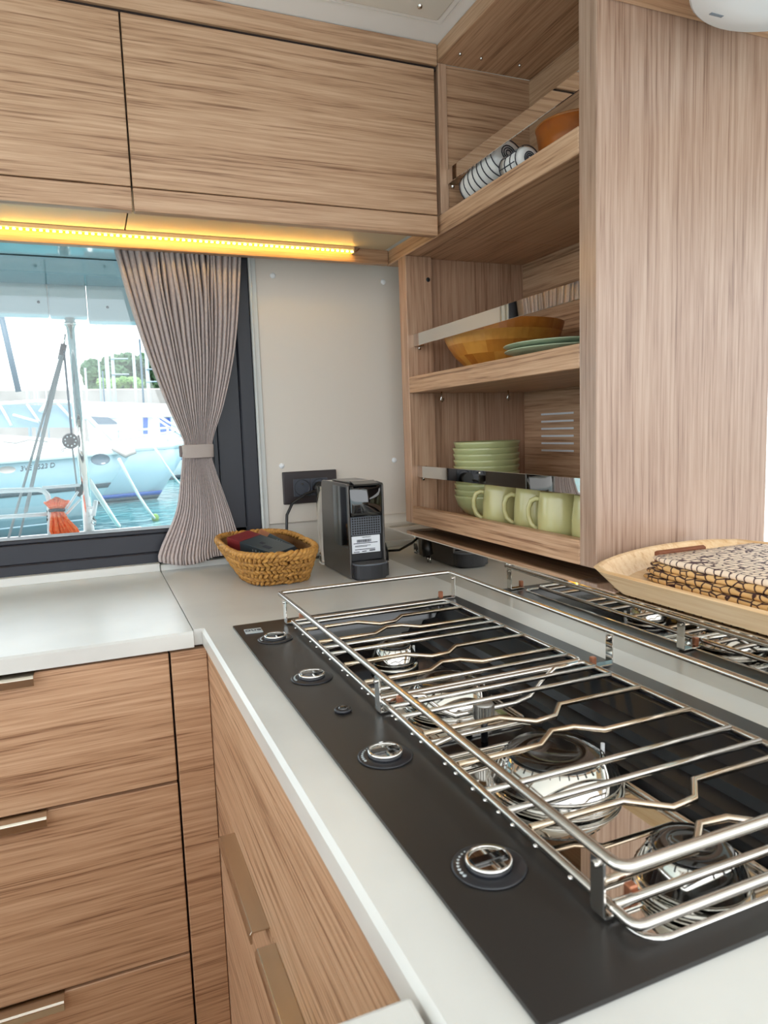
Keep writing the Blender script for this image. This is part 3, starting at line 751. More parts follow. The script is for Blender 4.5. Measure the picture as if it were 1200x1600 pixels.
for i in range(10):
    lab = 'green bowl on top of the tall stack on the lowest shelf' if i == 9 else ('lowest green bowl of the stack, its whole side showing' if i == 0 else ordn[i] + ' green bowl from below in the stack on the lowest shelf')
    at_copy(bowl, i, (.870+random.uniform(-.0015, .0015), 1.457+random.uniform(-.0015, .0015), 1.0122+i*.0140), 0, lab)
# big bamboo salad bowl, built of staggered staves
sb = thing('salad_bowl', 'large bamboo salad bowl of glued blocks behind the middle rail', 'bowl', (.893, 1.418, 1.3572))
cx, cy, cz = .893, 1.418, 1.3572
prof = [(.055, 0), (.085, .012), (.108, .034), (.124, .058), (.134, .080), (.140, .101)]
inn = [(.134, .101), (.127, .08), (.117, .058), (.101, .036), (.078, .017), (0, .010)]
MB().lathe([(.139, .1012)] + inn, (cx, cy, cz), 64).build('inside', bamboo_l, sb)
MB().lathe([(0, .0005), (.055, .0005), (.07, .006)], (cx, cy, cz), 48).build('base', bamboo_m, sb)
mats = [bamboo, bamboo_m, bamboo, bamboo_l, bamboo]
for b in range(5):
    n = 26; (ra, za), (rb, zb) = prof[b], prof[b+1]
    for i in range(n):
        a0 = 2*PI*(i+.5*(b % 2))/n; a1 = a0 + 2*PI/n
        s_ = MB(); rg = []
        for a in (a0, (a0+a1)/2, a1):
            c_, q_ = math.cos(a), math.sin(a)
            rg.append([(cx+ra*c_, cy+ra*q_, cz+za), (cx+rb*c_, cy+rb*q_, cz+zb), (cx+(rb-.0045)*c_, cy+(rb-.0045)*q_, cz+zb), (cx+(ra-.0045)*c_, cy+(ra-.0045)*q_, cz+za+.002)])
        s_.loft(rg, True, True, False)
        m_ = bamboo_l if b == 3 else random.choice((bamboo, bamboo_m, bamboo_m, bamboo_l) if b < 3 else (bamboo, bamboo, bamboo_m))
        s_.build('stave', m_, sb)
plate = thing('plate', 'x', 'plate', (0, 0, 0), 'green plates on the middle shelf', False)
MB().lathe([(0, .002), (.062, .0), (.066, .001), (.095, .008), (.1155, .0125), (.117, .0138), (.1155, .0148), (.095, .0112), (.068, .0045), (0, .0045)], (0, 0, 0), 56).build('dish', green_p, plate)
for i, lab in enumerate(('lower green plate in front of the salad bowl', 'upper green plate in front of the salad bowl')):
    at_copy(plate, i, (.853-.002*i, 1.128, 1.3573+i*.0100), 0, lab)
o = MB(); o.loft([[(.93+p[0]*.10, y, 1.3575+.16*(p[1]+1)/2*1.0) for p in sup(0, 0, 1, 1, 28, 5)] for y in (.952, .968)], smooth=False)
tag(o.build('chopping_board', red_amber), 'amber wooden board standing upright behind the oak post', 'board')

# top shelf: towels and orange bowl
def towel(name, lab, p0, p1, r, mat_, stripe, n, grid=False):
    p0 = Vector(p0); p1 = Vector(p1); d = (p1-p0); L_ = d.length; d.normalize()
    k = thing(name, lab, 'towel', p0, 'rolled towels on the top shelf')
    side_ = Vector((0, 0, 1)).cross(d).normalized(); up_ = d.cross(side_)
    def ring(tp, rr): return [p0 + d*tp + side_*rr*math.cos(2*PI*i/28)*1.02 + up_*rr*.95*math.sin(2*PI*i/28) for i in range(28)]
    rn = [(0, r*.55), (.003, r*.85), (.010, r*.98), (.02, r)] + [(L_*f_, r*(1+.02*math.sin(f_*9))) for f_ in (.2, .4, .6, .8)] + [(L_-.02, r), (L_-.01, r*.97), (L_-.003, r*.82), (L_, r*.5)]
    MB().loft([ring(a, b) for a, b in rn]).build('roll', mat_, k)
    for i in range(n):
        tp = L_*(i+.6)/n
        m_ = MB(); m_.loft([ring(tp+a, r*1.02+b) for a, b in ((-.0014, 0), (-.0010, .0007), (.0010, .0007), (.0014, 0))], True, False); m_.build('stripe', stripe, k)
    if grid:
        for j in range(8):
            a = 2*PI*j/8+.2
            off = side_*r*1.025*math.cos(a) + up_*r*.975*math.sin(a)
            MB().tube([p0+off+d*.012, p1+off-d*.012], .0011, 5).build('stripe', stripe, k)
    sp = MB()
    for e_, sg in ((p1, 1), (p0, -1)):
        pts = []
        for i in range(40):
            a = i*.45; rr = r*.12 + r*.38*i/40
            pts.append(e_ + d*sg*.0012 + side_*rr*math.cos(a) + up_*rr*math.sin(a))
        sp.tube(pts, .0012, 5)
    sp.build('spiral_edge', stripe, k)
    return k
cloth_w = pmat('towel_white', (226, 224, 222), .9, bump=(500, .3)); cloth_k = pmat('towel_stripe', (52, 52, 60), .9)
towel('rolled_towel', 'white rolled towel with black stripes nearest the shelf end', (.790, 1.360, 1.7235), (.793, 1.225, 1.7560), .0365, cloth_w, cloth_k, 8)
towel('rolled_towel', 'white rolled towel with a thin grid, beside the striped one', (.7745, 1.200, 1.7115), (.7745, 1.128, 1.7115), .0250, cloth_w, cloth_k, 4, True)
ob = thing('wooden_bowl', 'orange wooden bowl lying at the post end of the top shelf', 'bowl', (.8795, 1.125, 1.6857))
MB().lathe([(0, .0), (.04, .0), (.058, .02), (.072, .058), (.077, .090), (.074, .0915), (.067, .060), (.05, .024), (0, .01)], (.8795, 1.125, 1.6858), 40).build('shell', orange_wood, ob)
MB().lathe([(.0768, .088), (.0782, .0905), (.076, .0925), (.0738, .092)], (.8795, 1.125, 1.6858), 40).build('rim', bamboo, ob)

# ================================================================== TRAY AND PLACEMATS
def tray_outline(ins, n=6):
    pts = [(.624, .30), (.624, .755), (.640, .788), (.675, .814), (.72, .837), (.765, .854), (.81, .866), (.86, .873), (.905, .8735), (.945, .864), (.978, .843), (.992, .800), (.997, .74), (.997, .30), (.95, .25), (.81, .225), (.67, .25)]
    cx_, cy_ = .81, .55
    return [(cx_+(p[0]-cx_)*(1-ins/.19), cy_+(p[1]-cy_)*(1-ins/.31)) for p in pts]
tb = thing('serving_tray', 'large pale wooden tray with raised rim on the ledge', 'tray', (.81, .55, 1.0))
TZ = .9995
m_ = MB(); m_.loft([[(p[0], p[1], TZ+z) for p in tray_outline(i_)] for i_, z in ((.026, .0), (.0, .030), (.0055, .0325), (.010, .031), (.032, .0085))], True, False, False)
m_.bm.faces.new([m_.bm.verts.new((p[0], p[1], TZ)) for p in tray_outline(.026)])
m_.build('rim', pine, tb)
m_ = MB(); m_.loft([[(p[0], p[1], TZ+z) for p in tray_outline(.0315)] for z in (.004, .0088)], smooth=False); m_.build('floor_board', pine, tb)
MB().prism([(.772, TZ+.0089), (.772, TZ+.042), (.777, TZ+.0445), (.782, TZ+.042), (.782, TZ+.0089)], 0, .745, .835, .0008).build('leather_handle', leather, tb)

def mat_pattern(name, base, line, scale, wid):
    m, N, L, b = newmat(name)
    tc = N.new('ShaderNodeTexCoord'); vo = N.new('ShaderNodeTexVoronoi'); vo.feature = 'DISTANCE_TO_EDGE'
    mp = N.new('ShaderNodeMapping'); mp.inputs['Scale'].default_value = scale
    vo.inputs['Scale'].default_value = 1; vo.inputs['Randomness'].default_value = .55
    L.new(tc.outputs['Object'], mp.inputs[0]); L.new(mp.outputs[0], vo.inputs['Vector'])
    cr = N.new('ShaderNodeValToRGB'); cr.color_ramp.interpolation = 'LINEAR'
    cr.color_ramp.elements[0].position = wid; cr.color_ramp.elements[0].color = lin(line)+(1,)
    cr.color_ramp.elements[1].position = wid+.05; cr.color_ramp.elements[1].color = lin(base)+(1,)
    L.new(vo.outputs['Distance'], cr.inputs[0]); L.new(cr.outputs[0], b.inputs['Base Color']); b.inputs['Roughness'].default_value = .75
    return m
mat_top = mat_pattern('placemat_print_top', (232, 212, 190), (74, 50, 56), (85, 85, 60), .055)
mat_side = mat_pattern('placemat_print', (212, 172, 116), (56, 26, 26), (60, 70, 110), .055)
def placemat(lab, x0, x1, y0, y1, z0, z1, mt, n=3):
    # folded cloth: rounded fold along the front and far edges
    r = (z1-z0)/2; k = MB(); rings = []
    for i in range(n*6+1):
        y = y0 + (y1-y0)*i/(n*6)
        ex = 0 if i < n*6-1 else (-.004 if i == n*6-1 else -.012)
        zz = 1 if i < n*6 else .6
        rg = [(x1, y, z0+r-r*zz), (x1, y, z0+r+r*zz)]
        for j in range(7):
            a = PI/2 + PI*j/6
            rg.append((x0-ex+r*math.cos(a)*1.0 + r, y, z0+r+r*zz*math.sin(a)))
        rings.append([(p[0], p[1]+random.uniform(-.0005, .0005), p[2]+random.uniform(-.0004, .0004)) for p in rg])
    k.loft(rings)
    return tag(k.build('placemat', mt), lab, 'placemat', 'folded brown patterned placemats')
zb = TZ+.0092
for i, lab in enumerate(('lowest folded brown placemat of the stack in the tray', 'second folded brown placemat from the tray floor', 'third folded brown placemat from the tray floor', 'topmost folded placemat, its cracked print facing up')):
    placemat(lab, .699+.0035*i+random.uniform(-.001, .001), .915, .34, .766-.002*i, zb+i*.0086, zb+i*.0086+.0083, mat_side if i < 3 else mat_top)
placemat('dark patterned placemat lying underneath the wooden tray', .672, .95, .33, .80, .9867, .9992, mat_side)

# ================================================================== CURTAIN
cu = thing('curtain', 'taupe pleated curtain gathered by a tieback at the window', 'curtain', (.22, 1.70, .93))
def spline(keys, v):                    # Catmull-Rom through (position, value) keys
    n = len(keys)
    if v <= keys[0][0]: return keys[0][1]
    for i in range(n-1):
        a, fa = keys[i]; b, fb = keys[i+1]
        if v <= b:
            def slope(k):
                lo, hi = max(0, k-1), min(n-1, k+1)
                return (keys[hi][1]-keys[lo][1])/(keys[hi][0]-keys[lo][0])
            h = b-a; t = (v-a)/h; m0 = slope(i)*h; m1 = slope(i+1)*h
            return (2*t**3-3*t*t+1)*fa + (t**3-2*t*t+t)*m0 + (-2*t**3+3*t*t)*fb + (t**3-t*t)*m1
    return keys[-1][1]
def cloth(zt, zb_, lk, rk, amp, ybase, nv, np_, low=False):
    m = MB(); cols = np_*10; rows_ = []; rc = random.Random(5)
    wgt = [rc.uniform(.65, 1.45) for _ in range(np_)]; tot = sum(wgt); edges = [0]
    for w_ in wgt: edges.append(edges[-1]+w_/tot)
    ampj = [rc.uniform(.75, 1.2) for _ in range(np_)]; phj = [rc.uniform(0, 6.28) for _ in range(np_)]
    for iv in range(nv+1):
        v = iv/nv; row = []
        z = zt+(zb_-zt)*v; xl = spline(lk, z); xr = spline(rk, z); A = spline(amp, z); yb_ = spline(ybase, z)
        for k in range(cols+1):
            pi_ = min(np_-1, k//10); f_ = (k-pi_*10)/10
            u = edges[pi_]+(edges[pi_+1]-edges[pi_])*f_
            ph = 2*PI*f_; wd = (xr-xl)*(edges[pi_+1]-edges[pi_])
            s_ = math.cos(ph)
            x = xl+(xr-xl)*u - wd*.26*math.sin(ph)*min(1, A/.005) + (0 if low else .0035*math.sin(z*26+phj[pi_])*max(0, (z-1.42)/.25)*math.sin(PI*u))
            y = yb_ + A*ampj[pi_]*s_ + .003*math.sin(u*5+z*9)
            dz = -(.014*math.sin(min(1, u*1.5)*PI)*v**6 if low else 0)
            row.append(m.bm.verts.new((x, y, z+dz)))
        rows_.append(row)
    for A_, B_ in zip(rows_, rows_[1:]):
        for k in range(cols): m.bm.faces.new((A_[k], A_[k+1], B_[k+1], B_[k])).smooth = True
    return m
LKu = [(1.2, .2000), (1.22, .2023), (1.3095, .1696), (1.4529, .1266), (1.6397, .0849), (1.70, .080)]
RKu = [(1.2, .2675), (1.2204, .2685), (1.3073, .3008), (1.4416, .3359), (1.6409, .3626), (1.70, .365)]
AMu = [(1.2, .005), (1.25, .007), (1.35, .010), (1.5, .013), (1.70, .0135)]
YBu = [(1.2, 1.700), (1.70, 1.712)]
c1 = cloth(1.678, 1.204, LKu, RKu, AMu, YBu, 60, 24).build('upper_cloth', curtain_m, cu)
LKd = [(.925, .130), (.95, .1270), (.9615, .1280), (1.0572, .1742), (1.15, .192), (1.195, .198)]
RKd = [(.925, .318), (.968, .3143), (1.0028, .3132), (1.1772, .2650), (1.195, .264)]
AMd = [(.925, .0085), (1.0, .0075), (1.10, .006), (1.195, .0045)]
YBd = [(.925, 1.683), (.96, 1.690), (.99, 1.702), (1.195, 1.700)]
c2 = cloth(1.193, .946, LKd, RKd, AMd, YBd, 40, 26, True).build('lower_cloth', curtain_m, cu)
for c_ in (c1, c2):
    sm = c_.modifiers.new('thickness', 'SOLIDIFY'); sm.thickness = .0012
MB().loft([[(p[0], p[1], z) for p in sup(.2335, 1.6995, hw, .0125, 40, 2.6)] for z, hw in ((1.1815, .0345), (1.183, .036), (1.211, .0368), (1.2125, .0355))]).build('tieback', tie_m, cu)
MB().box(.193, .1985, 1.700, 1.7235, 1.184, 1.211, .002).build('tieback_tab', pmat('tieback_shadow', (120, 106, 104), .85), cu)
# ================================================================== OUTSIDE THE WINDOW
SEA = -1.0
m_ = MB(); m_.box(-150, 200, 2.5, 260, SEA-.2, SEA); m_.box(-150, 200, -120, 2.5, SEA-.2, SEA)
o = struct(m_.build('sea', sea_m)); tag(o, 'teal harbour water around the boats')

# own boat: side deck, hardtop overhang
o = struct(MB().box(-2.5, .6, 1.86, 2.42, .55, .62).box(-2.5, .15, 2.42, 2.60, .55, .925, .01, 2).build('side_deck', gel_white)); tag(o, 'white side deck coaming just outside the window')
ht = thing('hardtop', 'glossy white hardtop overhang above the window outside', 'roof', (-.3, 2.3, 1.63))
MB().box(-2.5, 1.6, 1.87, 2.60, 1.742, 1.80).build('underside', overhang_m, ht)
MB().box(-2.5, 1.6, 2.215, 2.221, 1.7400, 1.7421).build('seam', dark_line, ht)
fx = at(76, 480, 2.6).x; fx2 = at(137, 480, 2.6).x
MB().box(-2.5, fx-.002, 2.60, 2.68, 1.645, 1.80, .006, 2).build('fascia', gel_white, ht)
MB().box(fx, fx2-.002, 2.603, 2.68, 1.642, 1.80, .006, 2).build('fascia', gel_white, ht)
MB().box(fx2, 1.6, 2.60, 2.68, 1.628, 1.80, .006, 2).build('fascia', gel_white, ht)
for (px, py) in ((60, 472), (168, 480)):
    p = at(px, py, 2.6)
    MB().lathe([(0, -.003), (.004, -.003), (.0045, 0)], (p.x, 2.6, p.z), 10, Matrix.Rotation(-PI/2, 4, 'X')).build('screw', dark_line, ht)

po = thing('support_pole', 'polished steel pole holding up the hardtop', 'pole', (-.03, 2.55, .925))
a = at(109, 499, 2.64); b = at(140, 838, 2.52)
a.z = min(a.z, 1.64); 
MB().tube([(a.x, 2.64, 1.640), (b.x, 2.52, .9255)], .0165, 16).build('tube', chrome, po)
MB().tube([(a.x-.0005, 2.638, 1.628), (a.x, 2.638, 1.618)], .0195, 16).build('collar', steel, po)

bt = thing('block_and_tackle', 'rope tackle with black blocks beside the steel pole', 'tackle', (-.05, 2.5, 1.6))
MB().tube([at(102, 522, 2.56), at(100, 540, 2.56)], .003, 6).build('shackle', steel, bt)
blk = MB(); blk.tube([at(100, 538, 2.56), at(95, 562, 2.56)], .010, 10).build('block', cord_m, bt)
for (q0, q1, r, mt) in (((96, 555), (40, 800), .006, grey_rope), ((94, 560), (12, 845), .004, grey_rope), ((99, 555), (30, 840), .0035, grey_rope), ((100, 548), (113, 690), .0035, mast_dk), ((113, 700), (121, 765), .0028, grey_rope), ((122, 770), (150, 815), .003, grey_rope)):
    MB().tube([at(*q0, 2.55), at(*q1, 2.53)], r, 6).build('rope', mt, bt)
c_ = at(110, 689, 2.53)
cam_b = MB().lathe([(0, -.010), (.022, -.009), (.026, 0), (.022, .009), (0, .010)], tuple(c_), 20, Matrix.Rotation(PI/2, 4, 'X')).build('block', cord_m, bt)
hm = None
for i in range(9):
    a_ = 2*PI*i/9; r_ = .016
    d = MB().lathe([(0, -.0015), (.0028, -.001), (.003, 0)], (c_.x+r_*math.cos(a_), c_.y-.0092, c_.z+r_*math.sin(a_)), 8, Matrix.Rotation(-PI/2, 4, 'X')).build('rivet', gel_white, cam_b)
c2_ = at(123, 766, 2.53)
MB().ell(tuple(c2_), (.012, .01, .022)).build('block', cord_m, bt)
MB().tube([at(100, 704, 2.53), at(95, 707, 2.53), at(97, 702, 2.53), at(103, 700, 2.53)], .002, 6).build('snap_hook', steel, bt)

gr = thing('guard_railing', 'white tubular deck railing in the lower left of the window', 'railing', (-.25, 2.5, .925))
def P_(px, py): return at(px, py, 2.5)
cr_ = [P_(-900, 800), P_(0, 767), P_(60, 765), P_(68, 767), P_(74, 773), P_(77, 783), P_(78.5, 838)]
MB().tube(cr_, .008, 10).build('top_tube', gel_white, gr)
MB().tube([P_(-900, 853), P_(0, 808), P_(77, 803)], .0065, 8).build('lower_tube', gel_white, gr)
MB().tube([P_(66, 762), P_(125, 758)], .005, 8).build('side_tube', gel_white, gr)
MB().tube([P_(122, 768), P_(104, 795)], .004, 8).tube([P_(126, 780), P_(104, 803)], .004, 8).build('brace', gel_white, gr)
for py in (799, 806, 812): MB().tube([P_(73, py), P_(82, py)], .006, 8).build('clamp', cord_m, gr)

rc_ = thing('rope_coil', 'bright orange rope coil hanging on the deck railing', 'rope', (-.1, 2.49, .93))
top_c = P_(90, 797); rr_ = random.Random(11)
up = MB(); dn = MB()
for i in range(16):
    f_ = i/15-.5
    x0 = top_c.x + f_*.05
    pts = [(x0*.5+top_c.x*.5, 2.485, top_c.z), (x0-.002, 2.478+rr_.uniform(-.006, .006), top_c.z+.025), (x0+f_*.012, 2.48+rr_.uniform(-.006, .006), top_c.z+.042-abs(f_)*.03), (x0+f_*.02, 2.492, top_c.z+.028), (x0*.5+top_c.x*.5, 2.493, top_c.z)]
    up.tube(pts, .0042, 6)
    xb = top_c.x + .020 + f_*.075
    dn.tube([(x0*.5+top_c.x*.5, 2.484+rr_.uniform(-.005, .005), top_c.z), (top_c.x+f_*.045+.004, 2.477+rr_.uniform(-.01, .01), top_c.z-.03), (xb-.006, 2.478+rr_.uniform(-.012, .012), top_c.z-.062), (xb, 2.482, .9262+.004)], .0052, 6)
up.build('upper_loops', orange_rope, rc_)['kind'] = 'stuff'
dn.build('lower_loops', orange_rope, rc_)['kind'] = 'stuff'
MB().tube([(top_c.x-.022, 2.474, top_c.z+.002), (top_c.x, 2.470, top_c.z+.003), (top_c.x+.020, 2.474, top_c.z+.001), (top_c.x+.022, 2.494, top_c.z), (top_c.x-.022, 2.494, top_c.z)], .005, 8, True).build('whipping', dark_line, rc_)
rh = thing('rod_holder', 'small white tube holder on the pole near the water', 'holder', at(148, 790, 2.5))
MB().tube([at(150, 782, 2.5), at(146, 806, 2.5)], .007, 10).build('tube', gel_white, rh)
MB().tube([at(136, 793, 2.52), at(147, 793, 2.5)], .004, 8).tube([at(143, 812, 2.5), at(150, 816, 2.5), at(149, 820, 2.5), at(143, 818, 2.5)], .0025, 6, True).build('bracket', gel_white, rh)

# ---- boats
def hull(bow, L_, beam, z_w, rake, flare=.55, n=16):
    """bow tip (x,y,z), boat running to -x from the bow"""
    rings = []
    for i in range(n+1):
        t_ = i/n; s_ = t_**.8
        xs = bow.x - L_*t_
        hb = beam/2*min(1, (1-(1-min(1, t_*1.9))**2.2)) + .02
        zs = bow.z - .10*min(1, t_*2)*(bow.z-z_w)
        xk = xs - rake*(1-t_)**2
        kb = hb*flare*min(1, .35+t_*1.5)
        rings.append([(xs, bow.y-hb, zs), (xs-rake*.45*(1-t_)**2, bow.y-(hb*.55+kb*.45), (zs+z_w)/2), (xk, bow.y-kb, z_w-.15),
                      (xk, bow.y+kb, z_w-.15), (xs-rake*.45*(1-t_)**2, bow.y+(hb*.55+kb*.45), (zs+z_w)/2), (xs, bow.y+hb, zs)])
    return rings
def strip(rings, f0, f1, out):          # band on the near side between height fractions
    o_ = []
    for r in rings:
        a_, b_, c_ = [Vector(p) for p in r[:3]]
        def pt(f):
            q = a_.lerp(b_, f*2) if f < .5 else b_.lerp(c_, f*2-1)
            return Vector((q.x, q.y-out, q.z))
        p0, p1 = pt(f0), pt(f1)
        o_.append([p0, p1, p1+Vector((0, out*.8, 0)), p0+Vector((0, out*.8, 0))])
    return o_
# near grey boat
by = at(208, 704, 19)
b1 = thing('motor_boat', 'grey-hulled motor boat with registration number, nearest outside', 'boat', (by.x-5, by.y, SEA))
rg = hull(by, 12, 4.2, SEA, 1.6)
MB().loft(rg).build('hull', hull_grey, b1)
MB().loft(strip(rg, .40, .46, .02)).build('rub_strake', dark_line, b1)
MB().loft(strip(rg, .80, .82, .02)).build('chine_line', hull_pale, b1)
dk = []
for i, r in enumerate(rg):
    t_ = i/16
    y0, y1, z0 = r[0][1], r[5][1], r[0][2]
    h_ = .10 + .75*min(1, max(0, t_-.05)*2.3)**.8
    dk.append([(r[0][0], y0-.03, z0-.06), (r[0][0], y0-.03, z0+.07), (r[0][0], y0+.16*(y1-y0), z0+.12+h_*.55), (r[0][0], (y0+y1)/2, z0+.1+h_), (r[0][0], y1-.16*(y1-y0), z0+.12+h_*.55), (r[0][0], y1+.03, z0+.07), (r[0][0], y1+.03, z0-.06)])
MB().loft(dk).build('deck', gel_white, b1)
def Q(px, py, Y=17.6): return at(px, py, Y)
ws_ = [Q(-60, 640), Q(0, 631), Q(60, 627), Q(115, 629)]
MB().tube(ws_, .045, 8).build('windshield_frame', gel_white, b1)
m_ = MB()
for (q0, q1) in (((0, 633), (18, 665)), ((42, 631), (62, 660)), ((90, 630), (112, 655)), ((20, 648), (62, 660)), ((115, 629), (150, 668))): m_.tube([Q(*q0), Q(*q1)], .03, 6)
m_.build('windshield_posts', gel_white, b1)
wg = MB(); wg.loft([[Q(px, 633, 17.7), Q(px+14, 668, 17.7), Q(px+14, 668, 17.75), Q(px, 633, 17.75)] for px in (-60, 0, 60, 112)], smooth=False); wg.build('windshield_glass', pale_glass, b1)
MB().tube([Q(74, 630), Q(63, 644)], .05, 8).build('search_light', gel_white, b1)
an = MB(); an.lathe([(0, -.05), (.17, -.04), (.19, 0)], tuple(at(157, 718, 17.55)), 16, Matrix.Rotation(PI/2, 4, 'X') @ Matrix.Diagonal((1.1, .7, 1, 1))); an.build('anchor_pocket', tint_glass, b1)
MB().tube([at(176, 699, 18.6), at(196, 712, 18.6), at(212, 705, 18.6)], .06, 8).build('anchor', stone, b1)
hh = MB(); hh.lathe([(0, -.04), (.10, -.03), (.13, 0)], tuple(at(11, 734, 17.0)), 14, Matrix.Rotation(PI/2, 4, 'X') @ Matrix.Diagonal((1.3, .6, 1, 1))); hh.build('hawse_port', stone, b1)
pA = at(33, 733, 16.2); pB = at(84, 727, 16.2)
text_mesh('registration', '3VE 1523 D', (pB-pA).length*.23, frame_M((pA+pB)/2, pB-pA, Vector((.02, .22, .98))), dark_line, b1, .03, .95, .15)
m_ = MB(); m_.tube([Q(5, 690, 17), Q(25, 692, 17), Q(45, 687, 17), Q(75, 690, 17)], .02, 6); m_.build('deck_line', stone, b1)

# second boat behind
by2 = at(300, 688, 27)
b2 = thing('sailing_yacht', 'pale blue-grey hull with blue waterline stripe behind the motor boat', 'boat', (by2.x-5, by2.y, SEA))
rg2 = hull(by2, 13, 4.4, SEA, 1.5)
MB().loft(rg2).build('hull', hull_pale, b2)
MB().loft(strip(rg2, .80, .86, .03)).build('waterline_stripe', navy, b2)
MB().loft(strip(rg2, .86, .92, .028)).build('boot_top', dark_line, b2)
MB().loft(strip(rg2, .0, .12, .03)).build('bulwark', gel_white, b2)
m_ = MB(); m_.loft([[(r[0][0], r[0][1], r[0][2]-.02), (r[0][0], r[0][1]+.05, r[0][2]+.18), (r[0][0], r[5][1]-.05, r[0][2]+.18), (r[0][0], r[5][1], r[0][2]-.02)] for r in rg2]); m_.build('deck', gel_white, b2)
def S(px, py, Y=26): return at(px, py, Y)
def slab(name, q, Y0, Y1, mt, par):
    m_ = MB(); m_.loft([[at(px, py, Y0) for px, py in q], [at(px, py, Y0)+Vector((0, Y1-Y0, 0)) for px, py in q]], smooth=False); return m_.build(name, mt, par)
slab('hardtop', [(128, 627), (262, 631), (270, 651), (128, 653)], 27.5, 30.5, gel_white, b2)
slab('cabin', [(135, 653), (275, 650), (285, 690), (140, 690)], 27.8, 30, gel_white, b2)
slab('dark_window', [(133, 650), (170, 652), (187, 663), (142, 663)], 27.4, 27.6, tint_glass, b2)
slab('blue_panel', [(224, 653), (231, 653), (231, 678), (224, 678)], 27.6, 27.8, navy, b2)
slab('blue_panel', [(250, 653), (266, 653), (268, 676), (251, 676)], 27.6, 27.8, navy, b2)
m_ = MB()
for q0, q1 in (((165, 675), (270, 668)), ((180, 688), (275, 674)), ((185, 640), (185, 685)), ((235, 648), (290, 685)), ((262, 668), (262, 690)), ((275, 668), (290, 690)), ((133, 645), (175, 688)), ((248, 650), (280, 670))):
    m_.tube([S(*q0, 25), S(*q1, 25)], .035, 6)
m_.build('pulpit_rails', gel_white, b2)
by3 = at(345, 690, 40)
b3 = thing('small_boat', 'small white hull partly behind the curtain edge', 'boat', (by3.x-2, by3.y, SEA))
rg3 = hull(by3, 6, 2.6, SEA, 1.0); MB().loft(rg3).build('hull', gel_white, b3); MB().loft(strip(rg3, .82, .95, .03)).build('waterline_stripe', dark_line, b3); MB().loft(strip(rg3, .30, .42, .03)).build('rub_strake', navy, b3)

# mooring lines
for (q0, Y0, q1, lab) in (((186, 717), 17.8, (243, 812), 'white mooring line from the grey boat to a green float'), ((240, 697), 24, (300, 778), 'white mooring line running behind the curtain'), ((138, 750), 2.6, (186, 822), 'white mooring line starting at the steel pole')):
    p0 = at(*q0, Y0); dd = at(q1[0], q1[1], 10)-CAMLOC; tt = (SEA+.02-CAMLOC.z)/dd.z; p1 = CAMLOC+dd*tt
    rr = .035 if Y0 > 10 else .012
    pts = [p0.lerp(p1, f_) - Vector((0, 0, .12*math.sin(PI*f_)*(1 if Y0 > 10 else .1))) for f_ in (0, .25, .5, .75, 1)]
    o_ = thing('mooring_line', lab, 'rope', p1, 'mooring lines')
    MB().tube(pts, rr if Y0 > 10 else .010, 6, r2=(rr if Y0 > 10 else .05)).build('line', white_rope, o_)
    if Y0 == 17.8: MB().ell(tuple(p1+Vector((0, 0, .05))), (.10, .10, .12)).build('float', leaf_l, o_)

# quay, trees, masts
qw = MB(); q0 = at(-400, 660, 60); z1 = at(200, 607, 60).z
qw.box(-60, 70, 60, 100, SEA, z1, .1)
o = struct(qw.build('quay_wall', stone)); tag(o, 'pale stone breakwater wall across the harbour')
def tree(px, py_t, Y, w, mt, lab, seed):
    rt = random.Random(seed); top = at(px, py_t, Y); zb_ = z1
    k = thing('tree', lab, 'tree', (top.x, Y, zb_), 'trees beyond the breakwater')
    h_ = top.z-zb_
    MB().tube([(top.x, Y, zb_), (top.x+.2, Y, zb_+h_*.6)], .35, 8, r2=.15).build('trunk', bark, k)
    cm_ = MB()
    for i in range(26):
        c = (top.x+rt.uniform(-1, 1)*w*.75, Y+rt.uniform(-1, 1)*w*.6, zb_+h_*(.18+.68*rt.random()))
        r = w*rt.uniform(.22, .42)
        t_ = bmesh.new(); bmesh.ops.create_icosphere(t_, subdivisions=3, radius=1)
        for v in t_.verts: v.co *= 1+rt.uniform(-.22, .22)
        cm_.add(t_, Matrix.Translation(c) @ Matrix.Diagonal((r, r, min(r*.85, (top.z-c[2])+.2), 1)))
    cm_.build('crown', mt, k)
for i, (px, py, Y, w, mt, lab) in enumerate(((160, 566, 71, 2.2, leaf_d, 'leftmost dark tree beyond the breakwater'), (190, 556, 80, 2.4, leaf_d, 'dark round tree behind the tallest white mast'),
        (222, 545, 74, 2.6, leaf_d, 'tallest dark tree beside the curtain'), (250, 560, 90, 2.6, leaf_d, 'dark tree half behind the curtain'), (282, 575, 69, 2.2, leaf_d, 'dark tree behind the curtain edge'),
        (172, 592, 65, 1.0, leaf_l, 'light green bush on the breakwater by the first mast'), (205, 590, 62.3, .9, leaf_l, 'light green bush on the breakwater nearer the curtain'))):
    tree(px, py, Y, w, mt, lab, 20+i)
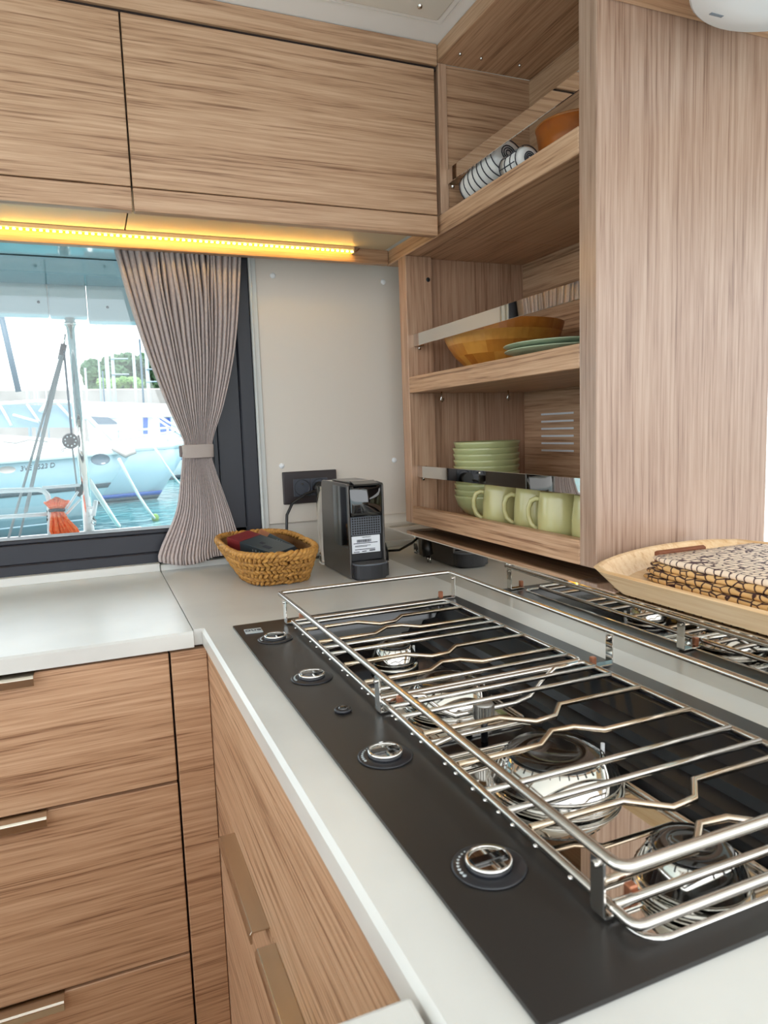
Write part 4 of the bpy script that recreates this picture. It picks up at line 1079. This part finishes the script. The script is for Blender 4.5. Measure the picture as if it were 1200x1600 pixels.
masts = [(37, 520, 44, 640, .09, mast_m, 'thin pale mast left of the pole'), (50, 545, 50, 640, .08, mast_m, 'second thin pale mast left of the pole'), (163, 505, 46, 640, .12, mast_m, 'tall white mast right of the pole'),
         (173, 520, 52, 640, .11, mast_m, 'white mast with two spreaders before the trees'), (208, 548, 48, 635, .09, mast_m, 'thin white mast in front of the trees'), (218, 530, 56, 640, .07, mast_dk, 'dark thin mast in front of the trees'),
         (228, 545, 50, 640, .12, mast_m, 'leaning white mast nearest the curtain'), (133, 575, 54, 640, .07, mast_m, 'short mast just right of the pole'), (150, 500, 60, 640, .07, mast_m, 'faint tall mast between pole and trees'),
         (160, 580, 50, 640, .05, mast_dk, 'short dark mast before the first tree'), (57, 585, 58, 640, .06, mast_m, 'short faint mast far left'), (70, 580, 58, 640, .06, mast_m, 'short faint mast beside the rope')]
for i, (px, py, Y, pb, r, mt, lab) in enumerate(masts):
    t0_ = at(px, py, Y); lean = (.22 if 'leaning' in lab else .06)*6
    bx = at(px + (pb-py)*.065, pb, Y)
    k = thing('mast', lab, 'mast', (bx.x, Y, SEA), 'sailboat masts in the harbour')
    xb_ = t0_.x + (bx.x-t0_.x)*(t0_.z-SEA)/(t0_.z-bx.z)
    MB().tube([(t0_.x, Y, t0_.z), (xb_, Y, SEA)], r, 8).build('pole', mt, k)
    if i in (3, 6):
        for f_ in (.28, .45):
            zc = t0_.z-(t0_.z-bx.z)*f_*1.2; xc = t0_.x+(bx.x-t0_.x)*f_*1.2
            MB().tube([(xc-.1, Y-.1, zc), (xc+1.0, Y-.1, zc)], .05, 6).build('spreader', mt, k)
# leaning dark furled boom at far left
p0, p1 = at(1, 490, 34), at(29, 612, 34)
k = thing('furled_sail', 'dark slanting furled sail at the left window edge', 'sail', p1)
MB().tube([p0, p1], .12, 8).build('sail_cover', mast_dk, k)
# marina building row far behind
mb_ = thing('marina_building', 'low white harbour building behind the first boat', 'building', (at(40, 640, 50).x, 50, z1))
slab('wall', [(-80, 612), (0, 610), (125, 614), (125, 640), (-80, 640)], 62, 64.5, gel_white, mb_)
for px in (48, 55, 62, 100, 104): slab('window', [(px, 617), (px+5, 617), (px+5, 621), (px, 621)], 61.9, 62.05, tint_glass, mb_)

for o_ in scene.objects:
    if '_w' in o_: del o_['_w']
